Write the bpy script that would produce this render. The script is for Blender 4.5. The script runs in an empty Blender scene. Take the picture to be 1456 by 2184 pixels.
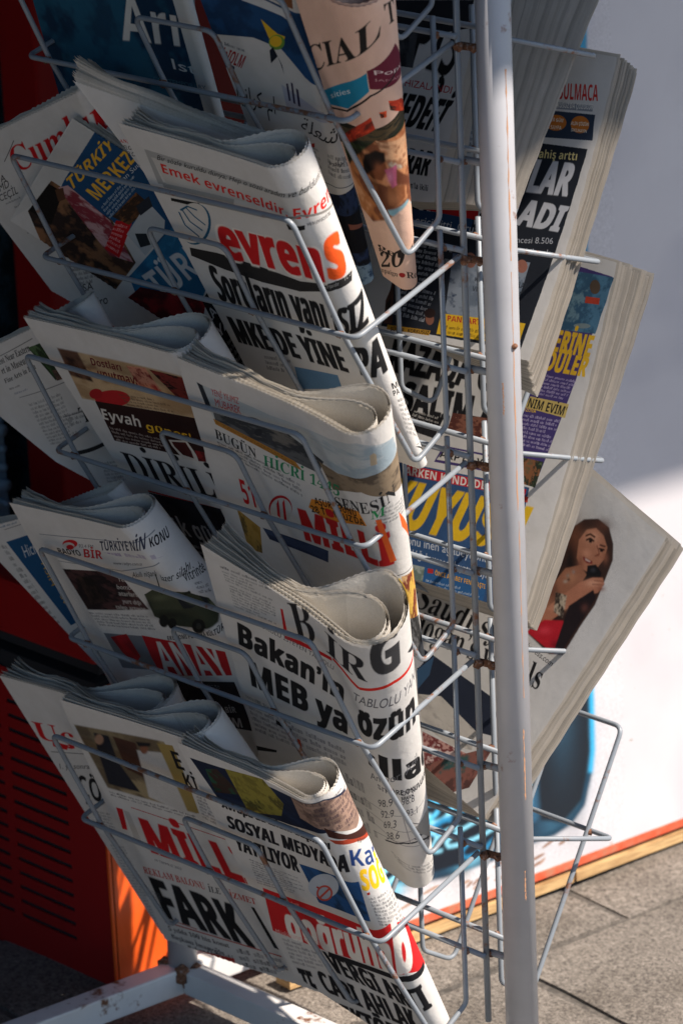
import bpy, bmesh, math, random
import numpy as np
from mathutils import Vector, Matrix
R = math.radians
sc = bpy.context.scene
col = sc.collection

# ---------------- camera, sky, sun, exposure ----------------
cam_data = bpy.data.cameras.new('camera')
cam_data.sensor_fit = 'VERTICAL'; cam_data.sensor_height = 36.0; cam_data.lens = 136.0
cam_data.clip_start = .05; cam_data.clip_end = 500
cam = bpy.data.objects.new('camera', cam_data); col.objects.link(cam)
cam.matrix_world = Matrix.Translation((2.3274, -2.3042, .7144)) @ Matrix.Rotation(.8261, 4, 'Z') @ Matrix.Rotation(1.2363, 4, 'X') @ Matrix.Rotation(-.0436, 4, 'Z')
cam_data.dof.use_dof = True; cam_data.dof.focus_distance = 3.50; cam_data.dof.aperture_fstop = 9.0
sc.camera = cam
SUN_EL, SUN_AZ = 50.0, 24.0            # degrees; azimuth from +X towards +Y
sv = Vector((math.cos(R(SUN_EL)) * math.cos(R(SUN_AZ)), math.cos(R(SUN_EL)) * math.sin(R(SUN_AZ)), math.sin(R(SUN_EL))))
world = bpy.data.worlds.new('World'); sc.world = world; world.use_nodes = True
wn, wl = world.node_tree.nodes, world.node_tree.links
sky = wn.new('ShaderNodeTexSky'); sky.sky_type = 'NISHITA'; sky.sun_disc = False
sky.sun_elevation = R(SUN_EL); sky.sun_rotation = R(90 - SUN_AZ); sky.air_density = 1.2; sky.ozone_density = 6.0
wn['Background'].inputs['Strength'].default_value = .078
wl.new(sky.outputs[0], wn['Background'].inputs['Color'])
sun_data = bpy.data.lights.new('sun', 'SUN'); sun_data.energy = 5.0; sun_data.angle = R(.53); sun_data.color = (1, .89, .79)
sun = bpy.data.objects.new('sun', sun_data); col.objects.link(sun)
sun.rotation_euler = sv.to_track_quat('Z', 'Y').to_euler()
sc.view_settings.view_transform = 'Standard'; sc.view_settings.look = 'None'
sc.view_settings.exposure = .85; sc.view_settings.gamma = 1.0
sc.cycles.max_bounces = 8; sc.cycles.use_denoising = True

# ---------------- small helpers ----------------
def lin(h):
    c = np.array([int(h[i:i + 2], 16) for i in (0, 2, 4)]) / 255.
    return np.where(c <= .04045, c / 12.92, ((c + .055) / 1.055) ** 2.4)
def mat(name, color, rough=.6, metal=0., spec=.5):
    m = bpy.data.materials.new(name); m.use_nodes = True
    b = m.node_tree.nodes['Principled BSDF']
    b.inputs['Base Color'].default_value = (*color, 1); b.inputs['Roughness'].default_value = rough
    b.inputs['Metallic'].default_value = metal; b.inputs['Specular IOR Level'].default_value = spec
    return m
def nd(m, t, **kw):
    n = m.node_tree.nodes.new(t)
    for k, v in kw.items():
        if k.startswith('_'): n.inputs[k[1:]].default_value = v
        else: setattr(n, k, v)
    return n
def noise(m, scale, detail=5, rough=.6, coord='Object', stretch=None):
    L = m.node_tree.links; tc = nd(m, 'ShaderNodeTexCoord'); n = nd(m, 'ShaderNodeTexNoise')
    n.inputs['Scale'].default_value = scale; n.inputs['Detail'].default_value = detail; n.inputs['Roughness'].default_value = rough
    src = tc.outputs[coord]
    if stretch:
        mp = nd(m, 'ShaderNodeMapping'); mp.inputs['Scale'].default_value = stretch; L.new(src, mp.inputs[0]); src = mp.outputs[0]
    L.new(src, n.inputs['Vector']); return n
def ramp(m, src, stops):
    r = nd(m, 'ShaderNodeValToRGB'); e = r.color_ramp.elements
    while len(e) < len(stops): e.new(.5)
    for q, (p, c) in zip(e, stops): q.position = p; q.color = (*c, 1) if len(c) == 3 else c
    m.node_tree.links.new(src, r.inputs[0]); return r
def mix(m, fac, a, b, mode='MIX'):
    x = nd(m, 'ShaderNodeMix', data_type='RGBA', blend_type=mode); L = m.node_tree.links
    for s, v in ((0, fac), (6, a), (7, b)):
        if hasattr(v, 'links'): L.new(v, x.inputs[s])
        elif s == 0: x.inputs[0].default_value = v
        else: x.inputs[s].default_value = (*v, 1)
    return x.outputs[2]
def bump(m, src, strength=.3, dist=.001):
    b = nd(m, 'ShaderNodeBump'); b.inputs['Strength'].default_value = strength; b.inputs['Distance'].default_value = dist
    m.node_tree.links.new(src, b.inputs['Height']); m.node_tree.links.new(b.outputs[0], m.node_tree.nodes['Principled BSDF'].inputs['Normal'])
def base(m, src): m.node_tree.links.new(src, m.node_tree.nodes['Principled BSDF'].inputs['Base Color'])
def mesh_obj(name, verts, faces, m, parent=None, smooth=False, kind=None):
    me = bpy.data.meshes.new(name); me.from_pydata([tuple(v) for v in verts], [], faces); me.update()
    for x in (m if isinstance(m, (list, tuple)) else [m]): me.materials.append(x)
    if smooth: me.polygons.foreach_set('use_smooth', [True] * len(me.polygons))
    o = bpy.data.objects.new(name, me); col.objects.link(o)
    if parent: o.parent = parent
    if kind: o['kind'] = kind
    return o
def empty(name, label, cat, loc=(0, 0, 0), group=None):
    o = bpy.data.objects.new(name, None); col.objects.link(o); o.location = loc; o.empty_display_size = .05
    o['label'] = label; o['category'] = cat
    if group: o['group'] = group
    return o
def tag(o, label, cat, group=None):
    o['label'] = label; o['category'] = cat
    if group: o['group'] = group
def box_geo(c, s, rot=None, bev=0.):
    """box as bmesh data: centre, full size, optional 3x3 rotation"""
    bm = bmesh.new(); bmesh.ops.create_cube(bm, size=1)
    for v in bm.verts: v.co = Vector((v.co.x * s[0], v.co.y * s[1], v.co.z * s[2]))
    if bev: bmesh.ops.bevel(bm, geom=bm.edges[:], offset=bev, segments=2, affect='EDGES', profile=.6)
    for v in bm.verts: v.co = (rot @ v.co if rot else v.co) + Vector(c)
    return bm
def box(name, c, s, m, parent=None, rot=None, bev=0.):
    bm = box_geo(c, s, rot, bev); me = bpy.data.meshes.new(name); bm.to_mesh(me); bm.free(); me.materials.append(m)
    o = bpy.data.objects.new(name, me); col.objects.link(o)
    if parent: o.parent = parent
    return o
def fillet(pts, rad, seg=6):
    """round the corners of a polyline"""
    pts = [Vector(p) for p in pts]; out = [pts[0]]
    for a, b, c in zip(pts, pts[1:], pts[2:]):
        u, v = (a - b), (c - b); lu, lv = u.length, v.length; u.normalize(); v.normalize()
        ang = u.angle(v)
        if ang > 3.0: out.append(b); continue
        t = min(rad / math.tan(ang / 2), lu * .45, lv * .45)
        p0, p1 = b + u * t, b + v * t
        for k in range(seg + 1):
            f = k / seg; out.append(p0 * (1 - f) ** 2 + b * 2 * f * (1 - f) + p1 * f * f)
    out.append(pts[-1]); return out
def tube(name, pts, r, m, parent=None, sides=10, rad=.007, caps=True):
    pts = fillet(pts, rad) if len(pts) > 2 else [Vector(p) for p in pts]
    V, Fc = [], []; n = len(pts)
    t = (pts[1] - pts[0]).normalized(); ref = t.orthogonal().normalized()
    for i, p in enumerate(pts):
        a = pts[max(i - 1, 0)]; b = pts[min(i + 1, n - 1)]; t2 = (b - a).normalized()
        q = t.rotation_difference(t2); ref = (q @ ref); ref = (ref - t2 * ref.dot(t2)).normalized(); t = t2; w = t.cross(ref)
        for k in range(sides):
            g = 2 * math.pi * k / sides; V.append(p + (ref * math.cos(g) + w * math.sin(g)) * r)
    for i in range(n - 1):
        for k in range(sides):
            k2 = (k + 1) % sides; Fc.append((i * sides + k, i * sides + k2, (i + 1) * sides + k2, (i + 1) * sides + k))
    if caps: Fc.append(tuple(range(sides))[::-1]); Fc.append(tuple((n - 1) * sides + k for k in range(sides)))
    return mesh_obj(name, V, Fc, m, parent, smooth=True)

# ---------------- materials ----------------
def painted_metal(name, c, rough=.42, rust=.62, scale=60):
    m = mat(name, c, rough); L = m.node_tree.links
    n1 = noise(m, scale, 8, .65); n2 = noise(m, 9, 3, .5)
    mul = nd(m, 'ShaderNodeMath', operation='MULTIPLY'); L.new(n1.outputs[0], mul.inputs[0]); L.new(n2.outputs[0], mul.inputs[1])
    rm = ramp(m, mul.outputs[0], [(rust * .54, (0, 0, 0)), (rust * .66, (1, 1, 1))])
    n3 = noise(m, 14, 4); dirt = mix(m, ramp(m, n3.outputs[0], [(.4, (0, 0, 0)), (.75, (.5, .5, .5))]).outputs[0], c, tuple(x * .72 for x in c))
    c2 = mix(m, rm.outputs[0], dirt, (.16, .065, .03)); base(m, c2)
    bump(m, n1.outputs[0], .12, .0006)
    rr = ramp(m, n3.outputs[0], [(.3, (rough - .08,) * 3), (.7, (rough + .15,) * 3)]); L.new(rr.outputs[0], m.node_tree.nodes['Principled BSDF'].inputs['Roughness'])
    return m
M_PAINT = painted_metal('grey_painted_steel', (.38, .385, .405), rust=.66)
M_WIRE = painted_metal('grey_painted_wire', (.20, .225, .25), rust=.58, scale=90)
M_TUBE = painted_metal('worn_white_steel', (.62, .61, .59), rust=.66, scale=70)
M_RUST = mat('rusted_weld', (.13, .055, .03), .85)
n_ = noise(M_RUST, 260, 6); base(M_RUST, ramp(M_RUST, n_.outputs[0], [(.3, (.05, .022, .015)), (.55, (.17, .07, .03)), (.75, (.33, .30, .28))]).outputs[0]); bump(M_RUST, n_.outputs[0], .6, .001)
M_STREAK = mat('rust_streak', (.42, .22, .12), .8)
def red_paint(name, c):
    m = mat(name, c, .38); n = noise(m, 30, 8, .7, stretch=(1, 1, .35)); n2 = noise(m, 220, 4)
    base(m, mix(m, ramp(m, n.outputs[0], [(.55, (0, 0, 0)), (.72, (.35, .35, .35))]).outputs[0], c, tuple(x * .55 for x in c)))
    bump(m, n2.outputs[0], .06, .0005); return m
M_RED_SUNLIT = red_paint('sunlit_red_enamel', (.74, .10, .012))  # cabinet red turned orange: sunlight on its side is put into the colour
M_RED_SHADED = red_paint('shaded_red_enamel', (.30, .008, .008))  # same red darkened: the cabinet front's shade is in the colour; fridge shares it
M_BLACK = mat('dark_cavity', (.012, .012, .014), .9)
M_GLASS = mat('dark_fridge_glass', (.010, .016, .022), .18); n_ = noise(M_GLASS, 26, 6); base(M_GLASS, ramp(M_GLASS, n_.outputs[0], [(.45, (.006, .010, .014)), (.62, (.02, .045, .06)), (.75, (.07, .10, .11))]).outputs[0])
M_SHELF = mat('blue_grey_shelf_wire', (.16, .27, .35), .5)
M_AWNING = mat('awning_canvas', (.10, .10, .11), .9)
M_WALL = mat('shop_wall', (.035, .036, .04), .9)
M_WOOD = mat('yellow_pine', (.50, .33, .15), .65); n_ = noise(M_WOOD, 22, 6, stretch=(1, 1, 18)); base(M_WOOD, ramp(M_WOOD, n_.outputs[0], [(.35, (.30, .17, .07)), (.6, (.55, .37, .17))]).outputs[0])
M_TRIM = mat('orange_red_trim', (.55, .085, .03), .5); n_ = noise(M_TRIM, 60, 5); base(M_TRIM, ramp(M_TRIM, n_.outputs[0], [(.4, (.55, .08, .03)), (.66, (.42, .16, .09))]).outputs[0])
def stone_mat():
    m = mat('granite_paving', (.26, .25, .235), .85)
    v = noise(m, 210, 3, .85); w = noise(m, 420, 3, .8); u = noise(m, 7, 4, .6)
    c1 = ramp(m, v.outputs[0], [(.34, (.05, .042, .035)), (.45, (.15, .13, .11)), (.56, (.215, .19, .162)), (.70, (.32, .285, .245))]).outputs[0]
    c2 = ramp(m, w.outputs[0], [(.35, (.45, .45, .45)), (.6, (1, 1, 1))]).outputs[0]
    c3 = ramp(m, u.outputs[0], [(.3, (.62, .60, .57)), (.5, (.95, .94, .93)), (.72, (1.18, 1.16, 1.13))]).outputs[0]
    base(m, mix(m, 1., mix(m, .6, c1, c2, 'MULTIPLY'), c3, 'MULTIPLY')); bump(m, v.outputs[0], .5, .0015); return m
M_STONE = stone_mat()
M_JOINT = mat('mortar_joint', (.15, .14, .12), .95); n_ = noise(M_JOINT, 120, 6); base(M_JOINT, ramp(M_JOINT, n_.outputs[0], [(.35, (.05, .044, .037)), (.6, (.12, .105, .09))]).outputs[0]); bump(M_JOINT, n_.outputs[0], .8, .003)

# ---- geometry of the rack pockets and of a folded newspaper (metres) ----
PITCH = 0.19                         # height from one pocket level to the next
EY, EZ, GY, GZ = -.1868, .068, -.0533, -.1826   # pocket lip and pocket bottom, seen in section
LEAN = float(np.hypot(GY - EY, GZ - EZ))
DN = np.array([0, (GY - EY) / LEAN, (GZ - EZ) / LEAN])
NF = np.array([0, DN[2], -DN[1]])
MID = .028                           # depth of the rack's spine
DR = np.array([0, -DN[1], DN[2]])
NR = np.array([0, -NF[1], NF[2]])
EXN = np.array([1., 0, 0])
def lean_left(i, x, h, d):
    return np.array([x, EY, EZ - PITCH * i]) - NF * d + DN * h
def lean_right(i, x, h, d):
    return np.array([x, MID - EY, EZ - PITCH * i]) - NR * d + DR * h
def profile(W, r, d0, th, pk, n1=40, n2=26, n3=26):
    """plan of one folded sheet: flat front, round fold, back sheet pinching in; returns x, depth, arc length"""
    x = list(np.linspace(0, W - r, n1)); d = [d0] * n1
    for a in np.linspace(0, np.pi, n2 + 1)[1:]:
        x.append(W - r + r * np.sin(a)); d.append(d0 + r * (1 - np.cos(a)))
    x0, x1, y0, y1 = W - r, W * pk, d0 + 2 * r, th
    m = (x0 - x1) * 1.25
    for t in np.linspace(0, 1, n3 + 1)[1:]:
        h00, h10, h01, h11 = 2*t**3-3*t**2+1, t**3-2*t**2+t, -2*t**3+3*t**2, t**3-t**2
        x.append(h00*x0 - h10*m + h01*x1 - h11*m); d.append(h00*y0 + h01*y1)
    for t in np.linspace(0, 1, 9)[1:]:
        x.append(x1 * (1 - t)); d.append(th)
    x, d = np.array(x), np.array(d)
    s = np.concatenate([[0], np.cumsum(np.hypot(np.diff(x), np.diff(d)))])
    return x, d, s
def front_len(W, r): return (W - r) + np.pi * r
def bowd(x, W, bow, t): return bow * np.sin(np.pi * np.clip(x / W, 0, 1) ** 1.3) * (1 - .75 * t)
def left_frame(p, t):
    """left edge point, unit vector across, width, fold radius and depth of a left-hand paper at height fraction t"""
    tl, tr, br, bl = [np.array(q, float) for q in p['q']]
    a = tl + (bl - tl) * t; b = tr + (br - tr) * t
    w = b - a; W = float(np.hypot(*w)); e = w / W
    r = p['r'][0] + (p['r'][1] - p['r'][0]) * t
    d = p['d'][0] + (p['d'][1] - p['d'][0]) * t
    return a, e, W, r, d
def left_point(p, s, t):
    """world point of the cover at arc length fraction s (0 left edge, 1 far side of the fold) and height fraction t"""
    a, e, W, r, d = left_frame(p, t)
    L = s * front_len(W, r)
    if L <= W - r: x, dd = L, 0.
    else:
        f = (L - (W - r)) / r; x = W - r + r * np.sin(f); dd = r * (1 - np.cos(f))
    dd += float(bowd(x, W, p.get('bow', 0), min(max(t, 0), 1)))
    dd += p.get('tilt', 0) * x / W
    xy = a + e * x
    return lean_left(p['lvl'], xy[0], xy[1], d + dd)
def right_point(p, s, t, k=0.):
    """same for a right-hand stack; k runs 0..1 from its inner face to its outermost sheet"""
    A = [np.array(q, float) for q in p['q']]; B = [np.array(q, float) for q in p['q2']]
    tl, tr, br, bl = [u + (v - u) * k for u, v in zip(A, B)]
    xy = (tl * (1 - s) + tr * s) * (1 - t) + (bl * (1 - s) + br * s) * t
    d = p['d'][0] + (p['d'][1] - p['d'][0]) * k
    d += p.get('sag', 0) * np.sin(np.pi * min(max(t, 0), 1)) * (.4 + .6 * s)
    return lean_right(p['lvl'], xy[0], xy[1], d)

# ---------------- print: glyphs and pictures rasterised in memory ----------------
NEWS = '#'
GLY = {}
EM = 56; SS = 3
def math_char(ch, kind):
    o = ord(ch)
    if kind == 'b':
        if 65 <= o <= 90: return chr(0x1D5D4 + o - 65)
        if 97 <= o <= 122: return chr(0x1D5EE + o - 97)
        if 48 <= o <= 57: return chr(0x1D7EC + o - 48)
    if kind == 's':
        if 65 <= o <= 90: return chr(0x1D400 + o - 65)
        if 97 <= o <= 122: return chr(0x1D41A + o - 97)
        if 48 <= o <= 57: return chr(0x1D7CE + o - 48)
    return ch
TURK = {'İ': ('I', 1), 'Ğ': ('G', 1), 'Ü': ('U', 1), 'Ö': ('O', 1), 'Ş': ('S', -1), 'Ç': ('C', -1), 'ı': ('i', 2), 'ğ': ('g', 1), 'ü': ('u', 1), 'ö': ('o', 1), 'ş': ('s', -1), 'ç': ('c', -1)}
_tc = bpy.data.curves.new('glyph', 'FONT'); _tc.size = 1; _tc.resolution_u = 3
_to = bpy.data.objects.new('glyph', _tc); col.objects.link(_to)
RAW = {}
def raw_glyph(s):
    if s not in RAW: RAW[s] = raw_glyph_(s)
    return RAW[s]
def raw_glyph_(s):
    """triangles of a string set in the built-in font -> coverage bitmap and advance"""
    _tc.body = s; bpy.context.view_layer.update()
    dg = bpy.context.evaluated_depsgraph_get(); me = _to.evaluated_get(dg).to_mesh()
    me.calc_loop_triangles()
    H, Wd = int(EM * 1.6), int(EM * 1.5)
    big = np.zeros((H * SS, Wd * SS), bool); xmax = 0
    if len(me.vertices):
        co = np.empty(len(me.vertices) * 3); me.vertices.foreach_get('co', co); co = co.reshape(-1, 3)[:, :2]
        xmax = co[:, 0].max()
        tr = np.empty(len(me.loop_triangles) * 3, int); me.loop_triangles.foreach_get('vertices', tr); tr = tr.reshape(-1, 3)
        P = (co + [.12, .42]) * EM * SS
        for t in tr:
            p = P[t]; x0, y0 = np.floor(p.min(0)).astype(int); x1, y1 = np.ceil(p.max(0)).astype(int) + 1
            x0, y0 = max(x0, 0), max(y0, 0); x1, y1 = min(x1, Wd * SS), min(y1, H * SS)
            if x1 <= x0 or y1 <= y0: continue
            X, Y = np.meshgrid(np.arange(x0, x1) + .5, np.arange(y0, y1) + .5)
            e = [(p[(k + 1) % 3][0] - p[k][0]) * (Y - p[k][1]) - (p[(k + 1) % 3][1] - p[k][1]) * (X - p[k][0]) for k in range(3)]
            ins = ((e[0] >= 0) & (e[1] >= 0) & (e[2] >= 0)) | ((e[0] <= 0) & (e[1] <= 0) & (e[2] <= 0))
            big[y0:y1, x0:x1] |= ins
    _to.evaluated_get(dg).to_mesh_clear()
    return big.reshape(H, SS, Wd, SS).mean((1, 3)).astype(np.float32), xmax
def glyph(ch, kind):
    key = (ch, kind)
    if key in GLY: return GLY[key]
    k = 'b' if kind in 'bch' else kind
    def adv(c):
        _, x2 = raw_glyph(c + '|'); _, x1 = raw_glyph('|'); return x2 - x1
    if ch in TURK and k in 'bs':
        b, side = TURK[ch]; bc = math_char(b, k); bmp, _ = raw_glyph(bc); bmp = bmp.copy(); ad = adv(bc)
        yb = int((.42 + (.56 if b.islower() else .735)) * EM)
        if side == 2: bmp[yb:] = 0
        else:
            if side == 1 and b == 'i': pass
            reg, _ = raw_glyph(ch); ra = adv(ch)
            acc = reg.copy()
            if side == 1: acc[:yb + 1] = 0
            else: acc[int(.405 * EM):] = 0
            a2 = acc.copy()
            for dx, dy in ((1, 0), (-1, 0), (0, 1), (0, -1), (1, 1), (-1, -1), (2, 0), (-2, 0)): a2 = np.maximum(a2, np.roll(acc, (dy, dx), (0, 1)))
            a2 = np.roll(a2, int(round((ad - ra) / 2 * EM)), 1)
            bmp = np.maximum(bmp, a2)
    else:
        c2 = math_char(ch, k); bmp, _ = raw_glyph(c2); ad = adv(c2)
    if ch == ' ': ad = .28
    if kind in 'ch' and ch != ' ':
        src = bmp.copy(); n_ = 3 if kind == 'c' else 2
        for dx in range(-n_, n_ + 1):
            for dy in ((0,) if kind == 'c' else (-1, 0, 1)): bmp = np.maximum(bmp, np.roll(src, (dy, dx), (0, 1)))
        ad += .015
    GLY[key] = (bmp, max(ad, .12)); return GLY[key]
def set_type(papers):
    """rasterise every letter once, while the scene is still empty"""
    for p in papers:
        for a in p['art']:
            if a[0] == 'T':
                for ch in a[1]: glyph(ch, a[2])
class Canvas:
    def __init__(s, w, h, basecol, seed=0):
        s.w, s.h = w, h; s.a = np.empty((h, w, 3), np.float32); s.a[:] = lin(basecol); s.rng = np.random.default_rng(seed)
    def P(s, p): return np.array([p[0] / 1000 * s.w, p[1] / 1000 * s.h])
    def region(s, pts):
        x0, y0 = np.floor(pts.min(0)).astype(int) - 1; x1, y1 = np.ceil(pts.max(0)).astype(int) + 2
        x0, y0, x1, y1 = max(x0, 0), max(y0, 0), min(x1, s.w), min(y1, s.h)
        if x1 <= x0 or y1 <= y0: return None
        X, Y = np.meshgrid(np.arange(x0, x1) + .5, np.arange(y0, y1) + .5); return x0, y0, x1, y1, X, Y
    def cover(s, pts, X, Y):
        c = np.zeros(X.shape, np.float32)
        for ox, oy in ((-.25, -.25), (.25, -.25), (-.25, .25), (.25, .25)):
            x, y = X + ox, Y + oy; ins = np.zeros(X.shape, bool)
            for (ax, ay), (bx, by) in zip(pts, np.roll(pts, -1, 0)):
                if ay == by: continue
                cond = ((ay > y) != (by > y)) & (x < (bx - ax) * (y - ay) / (by - ay) + ax); ins ^= cond
            c += ins
        return c / 4
    def put(s, r, m, colr):
        x0, y0, x1, y1 = r[:4]; t = s.a[y0:y1, x0:x1]; t += (colr - t) * m[..., None]
    def poly(s, c, pts):
        p = np.array([s.P(q) for q in pts]); r = s.region(p)
        if r: s.put(r, s.cover(p, r[4], r[5]), lin(c))
    def ell(s, c, o, u, v, n=28):
        o, u, v = s.P(o), s.P(u), s.P(v); p = np.array([o + u * math.cos(2 * math.pi * k / n) + v * math.sin(2 * math.pi * k / n) for k in range(n)])
        r = s.region(p)
        if r: s.put(r, s.cover(p, r[4], r[5]), lin(c))
    def glow(s, c, o, u, v, k):
        """soft blot of ink"""
        o, u, v = s.P(o), s.P(u), s.P(v); M = np.array([[u[0], v[0]], [u[1], v[1]]])
        if abs(np.linalg.det(M)) < 1e-3: return
        r = s.region(np.array([o - 2 * u - 2 * v, o + 2 * u + 2 * v, o + 2 * u - 2 * v, o - 2 * u + 2 * v]))
        if not r: return
        Mi = np.linalg.inv(M); X, Y = r[4] - o[0], r[5] - o[1]; q = (Mi[0, 0] * X + Mi[0, 1] * Y) ** 2 + (Mi[1, 0] * X + Mi[1, 1] * Y) ** 2
        s.put(r, (k * np.exp(-q * 1.3)).astype(np.float32), lin(c))
    def line(s, c, pts, wd):
        k = wd / 2230 * s.res
        for a, b in zip(pts, pts[1:]):
            a, b = s.P(a), s.P(b); d = b - a; L = np.hypot(*d)
            if L < 1e-6: continue
            n = np.array([-d[1], d[0]]) / L * max(k, .6); e = d / L * .5
            p = np.array([a - n - e, b - n + e, b + n + e, a + n - e]); r = s.region(p)
            if r: s.put(r, s.cover(p, r[4], r[5]), lin(c))
    def text(s, txt, kind, c, o, w, h):
        o, w, h = s.P(o), s.P(w), s.P(h); cap = .56 if txt[0] in 'aceımnorsuvwxzüö' else .735
        G = [glyph(ch, kind) for ch in txt]; tot = sum(g[1] for g in G)
        ux = w / tot; uy = h / cap            # page vectors of one em
        M = np.array([[ux[0], uy[0]], [ux[1], uy[1]]]); 
        if abs(np.linalg.det(M)) < 1e-3: return
        Mi = np.linalg.inv(M); x = 0; colr = lin(c)
        extra = .035 if kind == 'c' else 0
        for (bmp, ad) in G:
            org = o + ux * x; x += ad
            cor = np.array([org + M @ np.array(q) for q in ((-.12, -.42), (1.38, -.42), (1.38, 1.18), (-.12, 1.18))])
            r = s.region(cor)
            if not r: continue
            X, Y = r[4] - org[0], r[5] - org[1]
            gx = (Mi[0, 0] * X + Mi[0, 1] * Y + .12) * EM - .5; gy = (Mi[1, 0] * X + Mi[1, 1] * Y + .42) * EM - .5
            ok = (gx >= 0) & (gy >= 0) & (gx < bmp.shape[1] - 1.01) & (gy < bmp.shape[0] - 1.01)
            gx = np.clip(gx, 0, bmp.shape[1] - 1.02); gy = np.clip(gy, 0, bmp.shape[0] - 1.02)
            i, j = gx.astype(int), gy.astype(int); fx, fy = gx - i, gy - j
            v = bmp[j, i] * (1 - fx) * (1 - fy) + bmp[j, i + 1] * fx * (1 - fy) + bmp[j + 1, i] * (1 - fx) * fy + bmp[j + 1, i + 1] * fx * fy
            s.put(r, np.where(ok, np.clip(v * 1.08, 0, 1), 0), colr)
    def quad_uv(s, pts):
        p = np.array([s.P(q) for q in pts]); r = s.region(p)
        if not r: return None
        X, Y = r[4], r[5]; u = np.full(X.shape, .5); v = np.full(X.shape, .5)
        a, b, c_, d = p if len(p) == 4 else np.array([(p[:, 0].min(), p[:, 1].min()), (p[:, 0].max(), p[:, 1].min()), (p[:, 0].max(), p[:, 1].max()), (p[:, 0].min(), p[:, 1].max())])
        for _ in range(6):   # Newton on the bilinear map
            Fx = a[0]*(1-u)*(1-v)+b[0]*u*(1-v)+c_[0]*u*v+d[0]*(1-u)*v - X; Fy = a[1]*(1-u)*(1-v)+b[1]*u*(1-v)+c_[1]*u*v+d[1]*(1-u)*v - Y
            ux = (b[0]-a[0])*(1-v)+(c_[0]-d[0])*v; vx = (d[0]-a[0])*(1-u)+(c_[0]-b[0])*u
            uy = (b[1]-a[1])*(1-v)+(c_[1]-d[1])*v; vy = (d[1]-a[1])*(1-u)+(c_[1]-b[1])*u
            D = ux*vy - uy*vx; D = np.where(np.abs(D) < 1e-6, 1e-6, D); u = np.clip(u - (Fx*vy - Fy*vx)/D, -1, 2); v = np.clip(v - (ux*Fy - uy*Fx)/D, -1, 2)
        Lu = (np.hypot(*(b-a)) + np.hypot(*(c_-d))) / 2; Lv = (np.hypot(*(d-a)) + np.hypot(*(c_-b))) / 2
        return r, s.cover(p, X, Y), u, v, Lu, Lv
    def micro(s, c, pts, n):
        q = s.quad_uv(pts)
        if not q: return
        r, cv, u, v, Lu, Lv = q; rng = s.rng
        row = np.clip((v * n).astype(int), 0, n - 1); f = v * n - row
        cw = max(Lv / n * .42, 1.2)                   # letter width in pixels
        ncol = int(Lu / cw) + 4; ink = rng.uniform(.45, 1, (n, ncol)).astype(np.float32)
        for k in range(n):                            # word gaps and ragged line ends
            x = 0
            while x < ncol: x += int(rng.integers(3, 9)); ink[k, min(x, ncol - 1)] = 0; x += 1
            if rng.random() < .3: ink[k, int(ncol * rng.uniform(.6, .98)):] = 0
        tall = rng.random((n, ncol)) < .3
        ci = np.clip(u * ncol, 0, ncol - 1.01); i = ci.astype(int); g = ci - i
        top = np.where(tall[row, i], .08, .30)
        m = ink[row, i] * (f > top) * (f < .78) * (np.abs(g - .5) < .40) * (1 - .45 * (np.abs(g - .5) < .13) * (f > .42) * (f < .66))
        s.put(r, (m * cv * .85).astype(np.float32), lin(c))
    def photo(s, pal, pts, seed):
        q = s.quad_uv(pts)
        if not q: return
        r, cv, u, v, Lu, Lv = q; rng = np.random.default_rng(seed); P = np.array([lin(c) for c in pal]); H = np.zeros(u.shape)
        for sc_, wt in ((2.3, 1.), (5, .6), (11, .42), (24, .25), (50, .15)):
            g = rng.random((int(sc_) + 4, int(sc_) + 4)); x = np.clip(u, 0, 1) * sc_; y = np.clip(v, 0, 1) * sc_; i, j = x.astype(int), y.astype(int); fx, fy = x - i, y - j
            fx, fy = fx*fx*(3-2*fx), fy*fy*(3-2*fy)
            H += wt * (g[j, i]*(1-fx)*(1-fy) + g[j, i+1]*fx*(1-fy) + g[j+1, i]*(1-fx)*fy + g[j+1, i+1]*fx*fy - .5)
        t = np.clip((H * .75 + .5), 0, .9999) * (len(P) - 1); i = t.astype(int); f = (t - i)[..., None]
        f = np.clip((f - .25) * 2, 0, 1)
        cc = P[i] * (1 - f) + P[np.minimum(i + 1, len(P) - 1)] * f
        s.put(r, cv, cc)
    def soften(s, pts, rad):
        p = np.array([s.P(q) for q in pts]); r = s.region(p)
        if not r: return
        x0, y0, x1, y1 = r[:4]; t = s.a[y0:y1, x0:x1].copy(); k = max(1, int(round(rad)))
        for ax in (0, 1):
            for _ in range(2):
                acc = np.zeros_like(t)
                for d_ in range(-k, k + 1): acc += np.roll(t, d_, ax)
                t = acc / (2 * k + 1)
        g = s.rng.normal(1, .07, t.shape[:2])[..., None]; m_ = s.cover(p, r[4], r[5])
        s.put(r, m_, np.clip(t * g, 0, 1))
    def draw(s, art):
        for a in art:
            k = a[0]
            if k == 'P': s.poly(a[1], a[2])
            elif k == 'T': s.text(a[1], a[2], a[3], a[4], a[5], a[6])
            elif k == 'M': s.micro(a[1], a[2], a[3])
            elif k == 'F': s.photo(a[1], a[2], a[3])
            elif k == 'E': s.ell(a[1], a[2], a[3], a[4])
            elif k == 'G': s.glow(a[1], a[2], a[3], a[4], a[5])
            elif k == 'S': s.soften(a[1], a[2])
            elif k == 'L': s.line(a[1], a[2], a[3])
    def image(s, name):
        im = bpy.data.images.new(name, s.w, s.h, float_buffer=False); im.colorspace_settings.name = 'sRGB'
        c = np.clip(s.a[::-1], 0, 1); c = np.where(c <= .0031308, c * 12.92, 1.055 * c ** (1 / 2.4) - .055)
        buf = np.ones((s.h, s.w, 4), np.float32); buf[..., :3] = c; im.pixels.foreach_set(buf.ravel()); im.update(); im.pack(); return im
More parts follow.
